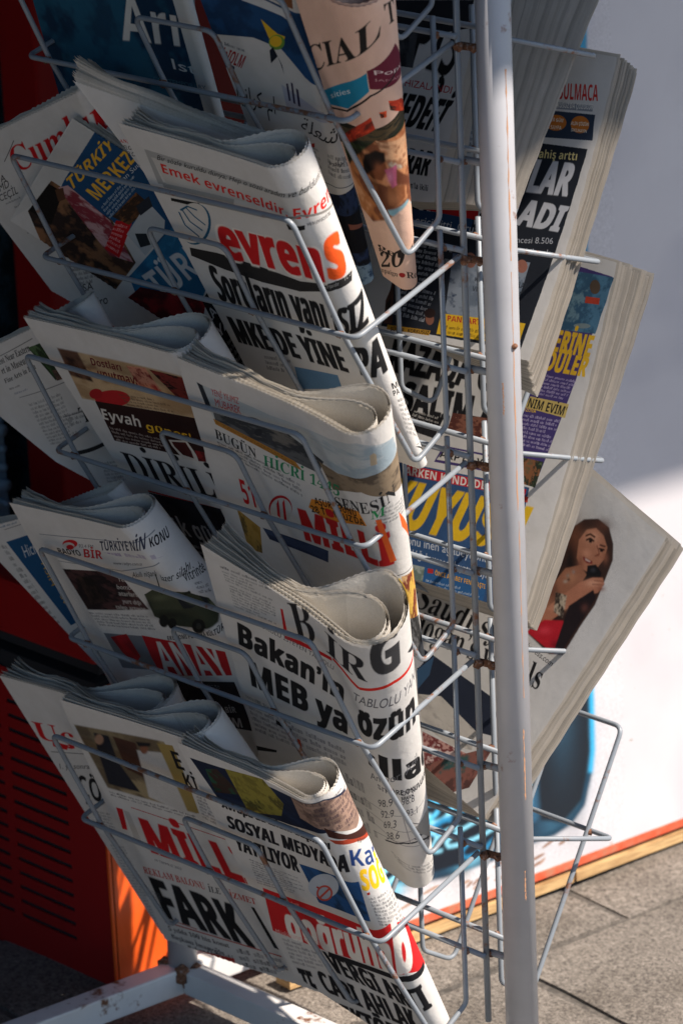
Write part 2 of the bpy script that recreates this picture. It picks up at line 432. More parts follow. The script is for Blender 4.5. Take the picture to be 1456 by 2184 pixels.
def paper_mat(name, image=None, tint=None, low=.84, rough_k=.35):
    m = mat(name, tuple(lin('d4d2ce')), .88, spec=.25); T = m.node_tree; L = T.links; bs = T.nodes['Principled BSDF']
    n = noise(m, 34, 6, .65); grain = noise(m, 900, 2)
    f = ramp(m, n.outputs[0], [(.3, (.90, .895, .88)), (.7, (1, 1, 1))]).outputs[0]
    if image:
        t = nd(m, 'ShaderNodeTexImage'); t.image = image; t.extension = 'EXTEND'; src = t.outputs[0]
    else:
        src = ramp(m, grain.outputs[0], [(.3, tuple(lin(tint or 'c8c3ba'))), (.7, tuple(lin(tint or 'd6d1c8')))]).outputs[0]
    if not image:      # every sheet of a bundle has its own slight tone
        uv = nd(m, 'ShaderNodeUVMap'); uv.uv_map = 'UVMap'; sx = nd(m, 'ShaderNodeSeparateXYZ'); L.new(uv.outputs[0], sx.inputs[0]); wn_ = nd(m, 'ShaderNodeTexWhiteNoise', noise_dimensions='1D'); L.new(sx.outputs[0], wn_.inputs['W'])
        f = mix(m, 1., f, ramp(m, wn_.outputs[0], [(0, (low, low * .99, low * .97)), (.6, (1, 1, 1))]).outputs[0], 'MULTIPLY')
    cc = mix(m, 1., src, f, 'MULTIPLY'); base(m, cc)
    tr = nd(m, 'ShaderNodeBsdfTranslucent'); L.new(cc, tr.inputs['Color']); mx = nd(m, 'ShaderNodeMixShader'); mx.inputs[0].default_value = .16
    out = T.nodes['Material Output']; L.new(bs.outputs[0], mx.inputs[1]); L.new(tr.outputs[0], mx.inputs[2]); L.new(mx.outputs[0], out.inputs['Surface'])
    n5 = noise(m, 11, 4, .55, stretch=(1, 1, .5)); ad = nd(m, 'ShaderNodeMath', operation='ADD'); L.new(n.outputs[0], ad.inputs[0]); L.new(n5.outputs[0], ad.inputs[1])
    bump(m, ad.outputs[0], rough_k, .004); return m

# ---------------- the newspapers: place in the rack and print (page units of 1/1000) ----------------
PAPERS = [
 dict(name='newspaper', label='navy front page with big white letters in the top left pocket', side='L', lvl=0, q=((-0.3914, 0.0157), (-0.175, 0.0192), (-0.2461, 0.2736), (-0.501, 0.3371)), d=(0.02, 0.02), r=(0.006, 0.004), n=3, bow=0.002, base='16405c', art=[
  ('F', ('16405c', '1d5673', '123450', '1a4c66'), ((0, 0), (978, -1), (966, 981), (0, 1000)), 3, 1.0),
  ('P', 'c9ccca', ((869, -20), (1010, 9), (982, 836), (888, 815))),
  ('T', 'Arı', 'b', 'd7d9d6', (495, 317), (367, -3), (30, -189)),
  ('T', 'Ist', 'r', 'c8d4d8', (751, 420), (152, 19), (1, -50)),
  ('T', 'CONTEMPORARY', 'r', '3e6f88', (621, 482), (310, 25), (2, -21)),
 ]),
 dict(name='newspaper', label='newspaper with navy band, yellow bird and Arabic headline beside the pink one', side='L', lvl=0, q=((-0.1446, 0.002), (-0.002, -0.03), (-0.1136, 0.3507), (-0.1928, 0.3385)), d=(0.014, 0.01), r=(0.012, 0.009), n=4, bow=0.001, art=[
  ('F', ('1d4a78', '16395f', '1d4a78', '224f80'), ((-25, -16), (950, 180), (937, 411), (727, 339), (577, 255), (351, 218), (-107, 198)), 5, 1.0),
  ('P', 'cfd2d4', ((398, 74), (679, 133), (759, 164), (755, 181), (661, 155), (353, 102))),
  ('P', '8a5a3c', ((669, 95), (733, 129), (780, 137), (796, 98))),
  ('P', 'e8bc2e', ((470, 162), (490, 216), (512, 245), (563, 251), (610, 236), (644, 217), (582, 208), (544, 194))),
  ('E', '6d9a3a', (552, 234), (73, 0), (-20, 23)),
  ('E', 'e8bc2e', (546, 231), (56, 0), (-15, 17)),
  ('P', '1b2130', ((464, 259), (505, 248), (541, 305), (533, 335), (532, 306), (523, 277), (441, 299))),
  ('T', 'ioIQLM', 'b', 'a02020', (-34, 286), (183, 31), (89, -40)),
  ('P', '1d3550', ((-66, 274), (84, 311), (74, 320), (-102, 306))),
  ('M', '4a5560', ((-87, 204), (447, 283), (443, 297), (-105, 220)), 1),
  ('T', 'ﺎﻴﻧﺍﺮﻛ ﻡﺍ', 'r', '1b1b1e', (-15, 423), (353, 42), (43, -60)),
  ('P', 'b5b7c4', ((479, 365), (808, 448), (821, 482), (463, 432))),
  ('P', '2c2545', ((528, 361), (546, 361), (524, 415), (505, 416))),
  ('P', '2c2545', ((577, 356), (592, 360), (562, 425), (545, 422))),
  ('P', '2c2545', ((611, 374), (629, 379), (606, 432), (585, 430))),
  ('T', 'ﺔﻠﻌﺷ', 'r', '111318', (536, 504), (315, 46), (57, -42)),
  ('M', '4c4f55', ((550, 541), (684, 564), (653, 644), (501, 619)), 6),
  ('P', 'b02a20', ((612, 547), (647, 545), (636, 558), (601, 560))),
  ('M', '3a3d42', ((758, 568), (947, 617), (945, 687), (706, 640)), 4),
  ('T', 'ﻂﺑﺍﺮﻟﺍ', 'r', '4a4a4e', (733, 609), (149, 12), (11, -18)),
  ('L', '555a60', ((462, 660), (677, 672), (1012, 704)), 1.0),
  ('F', ('1d2a44', '141d30', '27385a', '10151f', '3a4f70'), ((484, 705), (942, 702), (933, 1020), (266, 1022)), 9, 1.0),
  ('P', '0e1018', ((649, 770), (943, 777), (977, 905), (635, 887))),
  ('P', '8a5546', ((775, 798), (992, 836), (884, 828), (778, 817))),
  ('F', ('4f6a86', '7d97ab', '2f4765'), ((696, 928), (933, 952), (902, 1010), (673, 994)), 12, 1.0),
 ]),
 dict(name='newspaper', label='pink rolled newspaper at the front corner of the top pocket', side='L', lvl=0, q=((0.0029, -0.0269), (0.0673, 0.0134), (-0.0472, 0.3377), (-0.0704, 0.3217)), d=(0.004, 0.004), r=(0.033, 0.01), n=4, bow=0, base='e9c4ae', art=[
  ('F', ('e9c4ae', 'e3bda8', 'e9c4ae', 'eccab6'), ((-183, 8), (850, -19), (850, 1072), (-1200, 1139)), 2, 1.0),
  ('T', 'CIAL', 's', '24201f', (-90, 337), (675, -229), (19, -90)),
  ('T', 'T', 's', '24201f', (636, 92), (113, 20), (-12, -76)),
  ('P', '1f86a8', ((-10, 374), (454, 220), (452, 282), (223, 381), (-5, 417))),
  ('T', 'sities', 'r', 'dfe6e6', (53, 386), (246, -76), (0, -15)),
  ('P', '6d2336', ((459, 213), (707, 173), (902, 308), (458, 274))),
  ('T', 'Populis', 'r', 'e8d2cc', (496, 226), (436, 72), (-1, -16)),
  ('T', 'JANAN GAN', 'r', 'b98f90', (503, 247), (447, 85), (-1, -8)),
  ('L', '2a2320', ((-16, 429), (205, 393), (456, 298), (721, 251)), 2.2),
  ('F', ('3a3a2c', '5c4c34', '2b2b22', '4a3a28'), ((-23, 464), (911, 361), (856, 440), (-23, 541)), 21, 1.0),
  ('F', ('26331f', '1c2418', '37452a', '2b2a20'), ((23, 508), (864, 413), (818, 528), (30, 609)), 22, 1.0),
  ('F', ('f05a30', 'c23a22', '6e2a1c', '32281e'), ((95, 493), (429, 372), (449, 412), (103, 523)), 23, 1.0),
  ('F', ('f05a30', 'c23a22', '32281e'), ((584, 327), (734, 359), (939, 460), (590, 360)), 24, 1.0),
  ('F', ('f05a30', '32281e'), ((499, 356), (559, 356), (552, 378), (506, 376)), 25, 1.0),
  ('F', ('a8663e', 'c98a5e', '7d4a30', 'b87748', 'd9a074'), ((30, 609), (432, 453), (798, 451), (905, 765), (179, 792), (5, 757)), 26, 1.0),
  ('F', ('c08058', 'd8a880', '9a6a4c', 'b9b3a0'), ((432, 453), (890, 491), (754, 586), (516, 554)), 27, 1.0),
  ('P', '1a120f', ((238, 560), (297, 520), (417, 488), (495, 495), (491, 528), (380, 562), (274, 597), (223, 596))),
  ('P', '7a4428', ((281, 590), (483, 527), (497, 556), (431, 596), (330, 600))),
  ('P', '6a3a24', ((273, 619), (410, 609), (512, 621), (661, 634), (644, 672), (518, 689), (423, 703), (272, 703), (194, 684))),
  ('P', '8a5230', ((474, 611), (661, 634), (658, 674), (518, 689), (449, 685))),
  ('P', 'b45a78', ((471, 556), (590, 546), (592, 613), (515, 624))),
  ('P', '6a3a24', ((584, 562), (663, 594), (978, 700), (565, 612))),
  ('P', '88b4c0', ((429, 703), (686, 689), (972, 777), (441, 720))),
  ('P', 'e4bfa9', ((-117, 836), (193, 779), (552, 712), (727, 698), (877, 766), (174, 796))),
  ('G', '9a5c3c', (409, 548), (40, -2), (-9, 18), 0.9),
  ('G', 'b87850', (519, 663), (84, 10), (-13, 30), 0.8),
  ('G', '2a1610', (377, 542), (64, -6), (-13, 22), 0.5),
  ('G', 'a0643e', (333, 633), (48, -7), (-29, 36), 0.8),
  ('G', 'd88aa8', (513, 584), (32, 2), (-8, 20), 0.8),
  ('S', ((95, 493), (800, 437), (775, 769), (-89, 819)), 1.5),
  ('T', 'get of', 's', '2a2422', (93, 891), (844, -27), (13, -31)),
  ('T', '20', 's', '2a2422', (22, 967), (515, -66), (77, -68)),
  ('T', 'ampaign', 's', '4a3f3a', (-108, 995), (501, -39), (15, -16)),
  ('E', 'a02828', (474, 945), (53, 0), (-7, 9)),
  ('T', 'Refo', 's', '4a3f3a', (537, 954), (414, 45), (-1, -25)),
 ]),
 dict(name='newspaper', label='tilted newspaper with red handwritten style title at the left edge', side='L', lvl=1, q=((-0.594, 0.0795), (-0.3117, -0.049), (-0.3212, 0.295), (-0.5166, 0.2232)), d=(0.05, 0.034), r=(0.012, 0.006), n=6, bow=0, pk=0.6, art=[
  ('T', 'Cumhu', 's', 'c4161c', (324, 203), (627, -60), (15, -118)),
  ('T', 'TA', 'r', '1b1b1e', (164, 241), (70, -8), (15, -37)),
  ('T', 'TIMD', 'r', '1b1b1e', (100, 302), (133, -35), (19, -43)),
  ('T', 'ZCEÇİL', 'r', '3a3a3a', (71, 359), (189, -53), (18, -43)),
  ('M', '444444', ((137, 355), (261, 322), (257, 335), (130, 373)), 1),
  ('L', '444444', ((294, 140), (420, 65)), 1.0),
  ('M', '555555', ((175, 379), (441, 291), (426, 448), (142, 556)), 10),
  ('T', 'SA', 'r', '1b1b1e', (282, 852), (94, -49), (26, -52)),
  ('T', 'Ero', 'r', '1b1b1e', (307, 924), (125, -72), (27, -58)),
  ('M', '555555', ((319, 680), (547, 598), (463, 736), (261, 829)), 5),
 ]),
 dict(name='newspaper', label='tilted newspaper with yellow headline on blue and a man in red headscarf', side='L', lvl=1, q=((-0.3336, -0.02), (-0.1245, 0.0913), (-0.2415, 0.2627), (-0.5043, 0.1239)), d=(0.042, 0.026), r=(0.004, 0.003), n=3, bow=0, art=[
  ('P', '1c4a74', ((80, 2), (121, -102), (573, 127), (548, 513), (314, 532), (97, 526))),
  ('P', 'c9c9c6', ((6, -16), (109, -88), (93, 510), (-3, 1005))),
  ('T', 'TÜRKİYE', 'b', 'e8b43a', (137, 506), (77, -568), (-40, -60)),
  ('T', 'MERKEZİ', 'b', 'e8b43a', (242, 459), (71, -505), (-62, -13)),
  ('T', 'lan Suu', 'r', 'c9d2d6', (297, 218), (34, -196), (-18, -19)),
  ('M', 'bfc9cf', ((259, 479), (307, 83), (362, 147), (314, 524)), 4),
  ('F', ('6b4a35', '2e2320', '8a6244', '463228'), ((37, 846), (54, 520), (322, 522), (462, 712), (421, 1116), (136, 1019)), 31, 1.0),
  ('P', '15110f', ((38, 835), (52, 553), (113, 548), (133, 837))),
  ('F', ('a0404a', 'c8a0a0', '8c3540', 'd2b4b0'), ((89, 537), (116, 478), (314, 532), (454, 722), (367, 781), (184, 627)), 32, 1.0),
  ('P', '5a3b28', ((83, 568), (105, 516), (133, 587), (115, 636))),
  ('P', 'c4161c', ((335, 505), (392, 449), (401, 754), (340, 755))),
  ('M', 'e8a0a0', ((335, 522), (390, 474), (399, 741), (340, 737)), 6),
  ('F', ('6a4428', '3a2a20', '8a5a34'), ((316, 496), (359, 224), (439, 248), (385, 480)), 33, 1.0),
  ('P', 'b9bfc2', ((391, 556), (415, 237), (504, 288), (520, 388), (484, 619))),
  ('P', '222a30', ((418, 512), (457, 461), (488, 518), (457, 584))),
  ('P', '2a2f38', ((381, 320), (411, 193), (440, 246), (411, 363))),
  ('F', ('2a74a0', '22668f', '2f80ac'), ((458, 845), (541, 283), (740, 353), (729, 796), (532, 993)), 34, 1.0),
  ('T', 'TÜRK', 'b', 'd7d9da', (595, 859), (132, -490), (-100, -76)),
  ('F', ('701018', '4c0c12', '8e1820'), ((464, 1094), (509, 864), (747, 653), (760, 874), (560, 1165)), 35, 1.0),
  ('P', '141416', ((731, 675), (761, 481), (1000, 912), (968, 1058))),
  ('T', 'OLAR', 'b', 'c8c8c8', (778, 869), (26, -230), (-27, -31)),
  ('T', 'A YA', 'b', 'c8c8c8', (819, 971), (33, -260), (-24, -46)),
  ('M', '9a9a9a', ((837, 1006), (873, 722), (970, 902), (920, 1126)), 6),
 ]),
 dict(name='newspaper', label='plain topped newspaper with fanned page edges at the back of the second row', side='L', lvl=1, q=((-0.2663, -0.0909), (-0.0805, -0.0234), (-0.1, 0.27), (-0.1296, 0.283)), d=(0.022, 0.018), r=(0.009, 0.005), n=11, bow=0, pk=0.55, tilt=0.03, dl=0.0006, fan=0.017, art=[
  ('T', 'BALANS', 's', 'c4161c', (-71, 183), (134, -16), (15, -13)),
  ('T', 'CAN FLO', 'r', '2a2a2a', (-86, 203), (126, -13), (18, -15)),
  ('T', 'JOBS FLO', 'r', '2a2a2a', (-101, 222), (132, -12), (21, -16)),
  ('M', '555555', ((-87, 225), (9, 224), (0, 233), (-98, 233)), 1),
  ('M', '777777', ((-99, 244), (23, 233), (14, 242), (-106, 251)), 1),
 ]),
 dict(name='newspaper', label='newspaper with large red and orange lowercase masthead, middle of the second row', side='L', lvl=1, q=((-0.2028, -0.0685), (-0.0009, -0.0511), (-0.0192, 0.297), (-0.2075, 0.283)), d=(0.005, 0.005), r=(0.024, 0.006), n=6, bow=0.002, pk=0.56, art=[
  ('P', 'a9a9a6', ((74, 70), (843, 82), (827, 98), (78, 95))),
  ('P', 'a9a9a6', ((74, 70), (93, 88), (86, 181), (52, 187))),
  ('P', 'a9a9a6', ((78, 176), (453, 161), (435, 181), (75, 195))),
  ('P', 'c9c6c0', ((89, 93), (826, 95), (854, 144), (598, 153), (100, 178))),
  ('T', 'Bir sözle kuruldu dünya; Hep o sözü aradım ve buldum: Emek', 'r', '222222', (115, 96), (880, -3), (19, -19)),
  ('T', 'Emek evrenseldir, Evrense', 'b', 'd6231c', (108, 139), (904, 31), (11, -33)),
  ('L', '8b8782', ((229, 212), (573, 193), (777, 152), (1016, 206)), 2.5),  # painted shadow line under the page's curl, not print
  ('P', '1b1b1b', ((85, 227), (240, 216), (224, 232), (77, 238))),
  ('P', '1b1b1b', ((692, 191), (782, 182), (776, 196), (694, 209))),
  ('T', 'www.evrensel.net', 'r', '444444', (789, 186), (103, 8), (3, -11)),
  ('E', '1b5878', (151, 302), (97, -19), (-65, 81)),
  ('E', 'd5d1ca', (142, 300), (94, -18), (-64, 79)),
  ('L', '1b5878', ((90, 273), (87, 317), (138, 346)), 2.4),
  ('L', '1b5878', ((116, 258), (128, 297), (177, 318)), 2.4),
  ('L', '1b5878', ((146, 248), (171, 273), (211, 293)), 2.2),
  ('L', '1b5878', ((105, 264), (159, 241), (204, 245)), 2.0),
  ('P', '2b2a2a', ((43, 400), (204, 388), (439, 390), (633, 396), (823, 366), (904, 366), (886, 388), (813, 391), (605, 437), (397, 449), (198, 445), (26, 431))),
  ('T', 'evren', 'h', 'ece7de', (224, 402), (575, -30), (26, -123)),
  ('T', 'evren', 'h', 'd01f22', (240, 394), (554, -30), (22, -111)),
  ('T', 's', 'h', 'ef5a1e', (799, 354), (83, 7), (24, -116)),
  ('T', '2023 Çarşamba', 'r', 'bdbab5', (734, 393), (97, -13), (5, -13)),
  ('T', 'TL 2.5', 'r', 'bdbab5', (853, 376), (51, -3), (3, -11)),
  ('T', 'Soruların yanı', 'c', '1d1d1f', (67, 574), (630, -21), (30, -130)),
  ('T', 'tSIZ', 'c', '1d1d1f', (718, 553), (182, -29), (29, -94)),
  ('T', "MKE'DE YİNE", 'c', '1d1d1f', (39, 726), (668, -27), (7, -96)),
  ('T', 'PA', 'c', '1d1d1f', (770, 691), (145, -11), (27, -109)),
  ('M', '6a6a6a', ((177, 740), (357, 721), (323, 786), (146, 804)), 3),
  ('P', '5f86a8', ((351, 750), (619, 725), (611, 776), (316, 837))),
  ('T', 'MÜ', 'b', '2b2b2b', (907, 735), (79, 26), (0, -18)),
  ('T', 'PA', 'b', '2b2b2b', (904, 756), (38, 8), (1, -16)),
  ('M', '555555', ((915, 768), (1001, 795), (984, 933), (915, 881)), 8),
  ('T', 'S', 'b', '2b2b2b', (936, 926), (21, 6), (81, 13)),
  ('T', 'Y', 'b', '2b2b2b', (934, 945), (71, 25), (0, -15)),
 ]),
 dict(name='newspaper', label='tilted English language newspaper at the left edge of the third row', side='L', lvl=2, q=((-0.6037, 0.0927), (-0.3279, -0.04), (-0.3, 0.27), (-0.4798, 0.1767)), d=(0.022, 0.016), r=(0.012, 0.006), n=6, bow=0, pk=0.6, tilt=0.02, art=[
  ('T', 'ent Near Eastern', 's', '333333', (305, 103), (217, -16), (11, -28)),
  ('T', 'rt in Museum', 's', '333333', (275, 160), (198, -24), (13, -30)),
  ('T', 'Fine Arts in Lon', 's', '333333', (244, 221), (236, -46), (13, -31)),
  ('M', '3a3a3a', ((240, 256), (332, 239), (318, 256), (233, 273)), 1),
  ('M', '4a5a78', ((242, 292), (351, 267), (342, 284), (235, 309)), 1),
  ('L', '777777', ((342, 59), (577, 39)), 1.0),
  ('L', '777777', ((249, 328), (619, 258)), 1.0),
  ('L', '777777', ((412, 460), (700, 377)), 1.0),
  ('F', ('3f5a34', '2c3c28', '55704a'), ((519, 70), (616, 70), (618, 176), (537, 253)), 41, 1.0),
  ('F', ('7a5a4a', '4a3a34'), ((558, 201), (626, 201), (606, 247), (542, 254)), 42, 1.0),
  ('T', 'The W', 's', '17171a', (511, 485), (325, -91), (33, -90)),
  ('M', '666666', ((434, 436), (602, 395), (561, 470), (408, 519)), 3),
  ('M', '6a6a6a', ((691, 421), (922, 373), (880, 532), (591, 632)), 8),
  ('M', '777777', ((269, 370), (518, 310), (420, 575), (148, 730)), 12),
  ('P', '2a2a2c', ((314, 703), (555, 582), (543, 605), (299, 735))),
  ('M', '777777', ((424, 733), (756, 589), (685, 715), (340, 912)), 6),
 ]),
 dict(name='newspaper', label='newspaper with brown photo panel and yellow words, left of centre in the third row', side='L', lvl=2, q=((-0.3762, -0.0423), (-0.1484, -0.0484), (-0.06, 0.283), (-0.3445, 0.283)), d=(0.01, 0.008), r=(0.026, 0.01), n=6, bow=0.002, pk=0.5, art=[
  ('F', ('b89a72', 'a88a66', 'c4a882', '96785a'), ((86, 99), (811, 80), (759, 242), (43, 297)), 51, 1.0),
  ('F', ('3a2620', '6a4a3a', '221612'), ((86, 99), (190, 95), (174, 210), (61, 205)), 52, 1.0),
  ('S', ((83, 96), (815, 74), (759, 242), (43, 297)), 1.6),
  ('T', 'Dostları', 'b', '6a1f24', (224, 137), (159, -6), (14, -30)),
  ('T', 'unutmayalım', 'b', '6a1f24', (217, 186), (286, -14), (16, -31)),
  ('F', ('a83a34', 'c98a70', '7a2a26'), ((425, 103), (527, 92), (536, 174), (421, 188)), 53, 1.0),
  ('E', 'b52226', (223, 261), (103, -20), (-31, 37)),
  ('E', 'a81f24', (144, 259), (39, -8), (-19, 23)),
  ('M', '5a4634', ((271, 231), (542, 206), (527, 276), (294, 299)), 6),
  ('F', ('4a1a18', '7a2c26', '2c1412', 'a05044'), ((544, 94), (808, 86), (783, 169), (606, 184)), 54, 1.0),
  ('P', '2c1512', ((112, 292), (665, 246), (538, 418), (443, 431), (79, 449))),
  ('T', 'Eyvah', 'b', 'e2dcd2', (87, 364), (204, -9), (24, -46)),
  ('T', 'güneş!', 'b', 'e8b82e', (306, 359), (230, -8), (16, -31)),
  ('M', 'b8aca4', ((100, 388), (363, 380), (357, 428), (90, 451)), 4),
  ('P', 'cfcac2', ((398, 377), (498, 359), (502, 392), (502, 435), (411, 444), (394, 399))),
  ('P', '4a1c1a', ((408, 382), (486, 368), (487, 399), (476, 429), (425, 427), (407, 400))),
  ('F', ('5a1616', '8a2020'), ((510, 391), (559, 388), (535, 428), (493, 435)), 55, 1.0),
  ('T', 'DİRİLİŞ', 's', '16161a', (45, 598), (570, -26), (22, -114)),
  ('P', 'b8241e', ((89, 637), (444, 623), (445, 628), (88, 644))),
  ('F', ('1a1a22', '2c2c34', '101014'), ((89, 646), (444, 623), (386, 897), (-1, 1005), (34, 751)), 56, 1.0),
  ('T', 'Kök gücü', 'b', 'c2c2c2', (37, 806), (343, -16), (15, -78)),
  ('M', 'aaaaaa', ((132, 828), (400, 821), (384, 870), (99, 902)), 3),
 ]),
 dict(name='newspaper', label='newspaper with skyline photo and green numerals, curled and sunlit, third row', side='L', lvl=2, q=((-0.152, -0.0525), (0.058, -0.0046), (-0.0487, 0.3146), (-0.2521, 0.283)), d=(0.005, 0.005), r=(0.028, 0.013), n=7, bow=0.006, pk=0.55, art=[
  ('F', ('a9b5ba', '9babb4', 'b9c0c2', 'b0b9bc'), ((60, 73), (362, 88), (617, 66), (738, 33), (889, 90), (927, 201), (716, 231), (475, 162), (100, 215)), 61, 1.0),
  ('P', '2a2f36', ((64, 71), (86, 76), (100, 163), (75, 165))),
  ('T', 'YENİ YILIMIZ', 'r', 'b03030', (118, 101), (115, -6), (4, -28)),
  ('T', 'MÜBAREK', 'r', 'b03030', (121, 144), (111, -8), (3, -34)),
  ('F', ('45494e', '5c5f62', '35393e', '6c6a66'), ((101, 177), (284, 128), (402, 127), (574, 184), (541, 249), (294, 246), (101, 224)), 62, 1.0),
  ('E', '2a2e34', (291, 185), (18, -7), (-4, 16)),
  ('P', '3a3e44', ((327, 176), (351, 176), (348, 206), (323, 210))),
  ('F', ('7a6a55', '8d7c66', '5f5346', '9c8b72'), ((551, 195), (634, 203), (775, 166), (934, 157), (961, 306), (735, 234), (597, 291)), 63, 1.0),
  ('P', 'b9a88e', ((778, 88), (792, 82), (801, 93), (801, 129), (778, 128))),
  ('P', 'b07c34', ((93, 204), (437, 246), (463, 274), (97, 225))),
  ('M', '3c2f1c', ((99, 206), (426, 251), (452, 275), (103, 219)), 3),
  ('T', 'BUGÜN', 's', '2a2c2e', (78, 287), (177, 18), (5, -43)),
  ('T', 'HİCRİ 1445', 's', '24875a', (279, 323), (348, -16), (9, -50)),
  ('M', '444a4e', ((78, 298), (444, 311), (447, 398), (93, 340)), 4),
  ('P', 'dd8a2c', ((480, 382), (708, 328), (740, 376), (545, 450), (458, 427))),
  ('T', 'AŞURE GÜNÜ', 'b', '2b1c10', (494, 398), (205, -41), (-2, -29)),
  ('T', "28 TEMMUZ'DA", 'b', '2b1c10', (470, 442), (261, -62), (-5, -28)),
  ('T', 'SENESİN', 's', '222426', (596, 368), (272, -84), (-6, -49)),
  ('T', 'M', 's', '2a9a5a', (759, 343), (55, -13), (3, -36)),
  ('M', '55585c', ((820, 302), (921, 326), (917, 384), (766, 361)), 5),
  ('E', 'b41c22', (313, 491), (60, -23), (-15, 62)),
  ('E', 'cbc8c2', (313, 499), (56, -22), (-15, 59)),
  ('P', 'c4161c', ((299, 476), (314, 451), (302, 535), (290, 529))),
  ('P', 'c4161c', ((330, 459), (343, 440), (332, 537), (320, 534))),
  ('T', '51', 'b', 'c4161c', (130, 533), (71, 0), (2, -105)),
  ('T', 'MİLLİ', 'h', 'c42020', (400, 587), (433, -55), (-9, -132)),
  ('P', 'e9662a', ((776, 345), (796, 344), (840, 526), (816, 526))),
  ('P', 'e9662a', ((890, 388), (870, 357), (879, 420), (981, 577), (1002, 578))),
  ('L', '555555', ((772, 571), (964, 618)), 1.0),
  ('F', ('9a7a34', 'b08c44', '6b5830'), ((83, 576), (183, 619), (158, 739), (85, 745)), 64, 1.0),
  ('F', ('3b4a68', '2a3550'), ((196, 615), (517, 590), (506, 646), (218, 657)), 65, 1.0),
  ('F', ('b06a4a', 'd8b050', '7a3a2a', 'c8a070'), ((853, 599), (961, 637), (913, 831), (868, 899)), 66, 1.0),
  ('F', ('303030', '8a8a8a'), ((867, 780), (933, 810), (950, 995), (875, 942)), 67, 1.0),
 ]),
 dict(name='newspaper', label='newspaper with blue column of slanted lettering at the left edge of the fourth row', side='L', lvl=3, q=((-0.5545, 0.0509), (-0.3088, -0.0467), (-0.22, 0.26), (-0.4491, 0.2019)), d=(0.024, 0.018), r=(0.01, 0.006), n=5, bow=0, pk=0.6, tilt=0.03, art=[
  ('P', '1d4f78', ((143, 101), (305, 85), (126, 630), (74, 663))),
  ('T', 'Hicri', 'r', 'c8ccd0', (168, 207), (109, -24), (35, -72)),
  ('T', 'Hicri', 'r', 'c09a3c', (176, 392), (60, -151), (38, -14)),
  ('T', 've', 'r', 'c09a3c', (153, 508), (23, -63), (29, -13)),
  ('M', '555555', ((96, 105), (128, 111), (18, 700), (-63, 747)), 16),
  ('M', '4a6a8a', ((185, 9), (314, 7), (301, 20), (177, 25)), 1),
  ('L', '888888', ((193, 34), (341, 26)), 1.0),
 ]),
 dict(name='newspaper', label='newspaper with army truck picture and red letters, left of centre in the fourth row', side='L', lvl=3, q=((-0.4173, -0.043), (-0.2272, -0.0621), (-0.06, 0.283), (-0.4318, 0.283)), d=(0.01, 0.008), r=(0.023, 0.01), n=6, bow=0.001, pk=0.5, art=[
  ('L', '7a8088', ((92, 113), (520, 69), (837, 37)), 1.0),
  ('L', '7a8088', ((113, 217), (499, 184), (785, 114)), 1.0),
  ('T', 'RADYO', 'b', '1f2022', (147, 180), (149, -16), (4, -23)),
  ('T', 'BİR', 'b', 'c22026', (298, 168), (126, -14), (32, -38)),
  ('E', 'c22026', (265, 123), (53, -9), (-18, 19)),
  ('E', 'c9c6c0', (247, 133), (40, -6), (-14, 15)),
  ('E', 'c22026', (251, 138), (26, -4), (-10, 11)),
  ('T', '93.4 FM', 'r', '6a6a6a', (308, 130), (102, -13), (17, -17)),
  ('T', 'TÜRKİYE’NİN', 'b', '34384a', (451, 117), (320, -49), (37, -40)),
  ('T', 'KONU', 'b', '202228', (786, 69), (90, 5), (13, -24)),
  ('M', '8a78a0', ((465, 122), (724, 86), (882, 87), (857, 100), (702, 103), (458, 133)), 1),
  ('T', 'www.radyo.com.tr', 'r', '555555', (472, 165), (203, -31), (11, -11)),
  ('F', ('2c1c1c', '1c1416', '4a3030', '5a3c38'), ((110, 250), (462, 194), (501, 324), (117, 415)), 71, 1.0),
  ('F', ('15100f', '3a2a24'), ((178, 264), (273, 257), (258, 347), (155, 386)), 72, 1.0),
  ('T', 'Yerli', 'r', 'd2cec8', (425, 236), (71, -11), (15, -20)),
  ('T', 'bomba', 'r', 'd2cec8', (385, 272), (108, -18), (14, -21)),
  ('T', 'atarlara', 'r', 'd2cec8', (369, 300), (122, -20), (10, -16)),
  ('T', 'yurt dışı', 'r', 'd2cec8', (361, 331), (112, -18), (14, -21)),
  ('T', 'talep artıyor', 'r', 'd2cec8', (296, 367), (180, -32), (11, -19)),
  ('T', 'Akıllı nişanlı', 'r', '444444', (541, 200), (183, -40), (25, -25)),
  ('T', 'lazer silahı', 'r', '1f2022', (732, 174), (140, -9), (17, -23)),
  ('T', 'vitrinde', 'r', '1f2022', (829, 182), (94, 16), (6, -22)),
  ('M', '666666', ((852, 192), (902, 207), (891, 243), (846, 227)), 3),
  ('P', '3a3f30', ((540, 261), (640, 219), (782, 205), (816, 209), (866, 246), (874, 285), (851, 309), (780, 332), (613, 359), (505, 349))),
  ('P', '454a38', ((541, 264), (626, 227), (750, 216), (724, 276), (537, 316))),
  ('P', '20252a', ((740, 237), (814, 223), (819, 250), (736, 271))),
  ('P', '20252a', ((844, 229), (859, 243), (863, 277), (847, 258))),
  ('G', '626850', (625, 256), (70, -15), (-19, 17), 0.8),
  ('G', '585e4a', (808, 241), (21, 4), (-7, 8), 0.8),
  ('G', '20231c', (603, 322), (124, -27), (-18, 18), 0.8),
  ('G', '70765e', (862, 265), (10, 5), (-7, 8), 0.8),
  ('G', '2e3228', (528, 301), (25, -5), (-30, 31), 0.7),
  ('L', '2a2e26', ((721, 155), (657, 237)), 1.6),
  ('L', '2a2e26', ((740, 224), (824, 211)), 2.5),
  ('E', '191a18', (544, 357), (30, -6), (-27, 29)),
  ('E', '191a18', (587, 356), (28, -6), (-25, 26)),
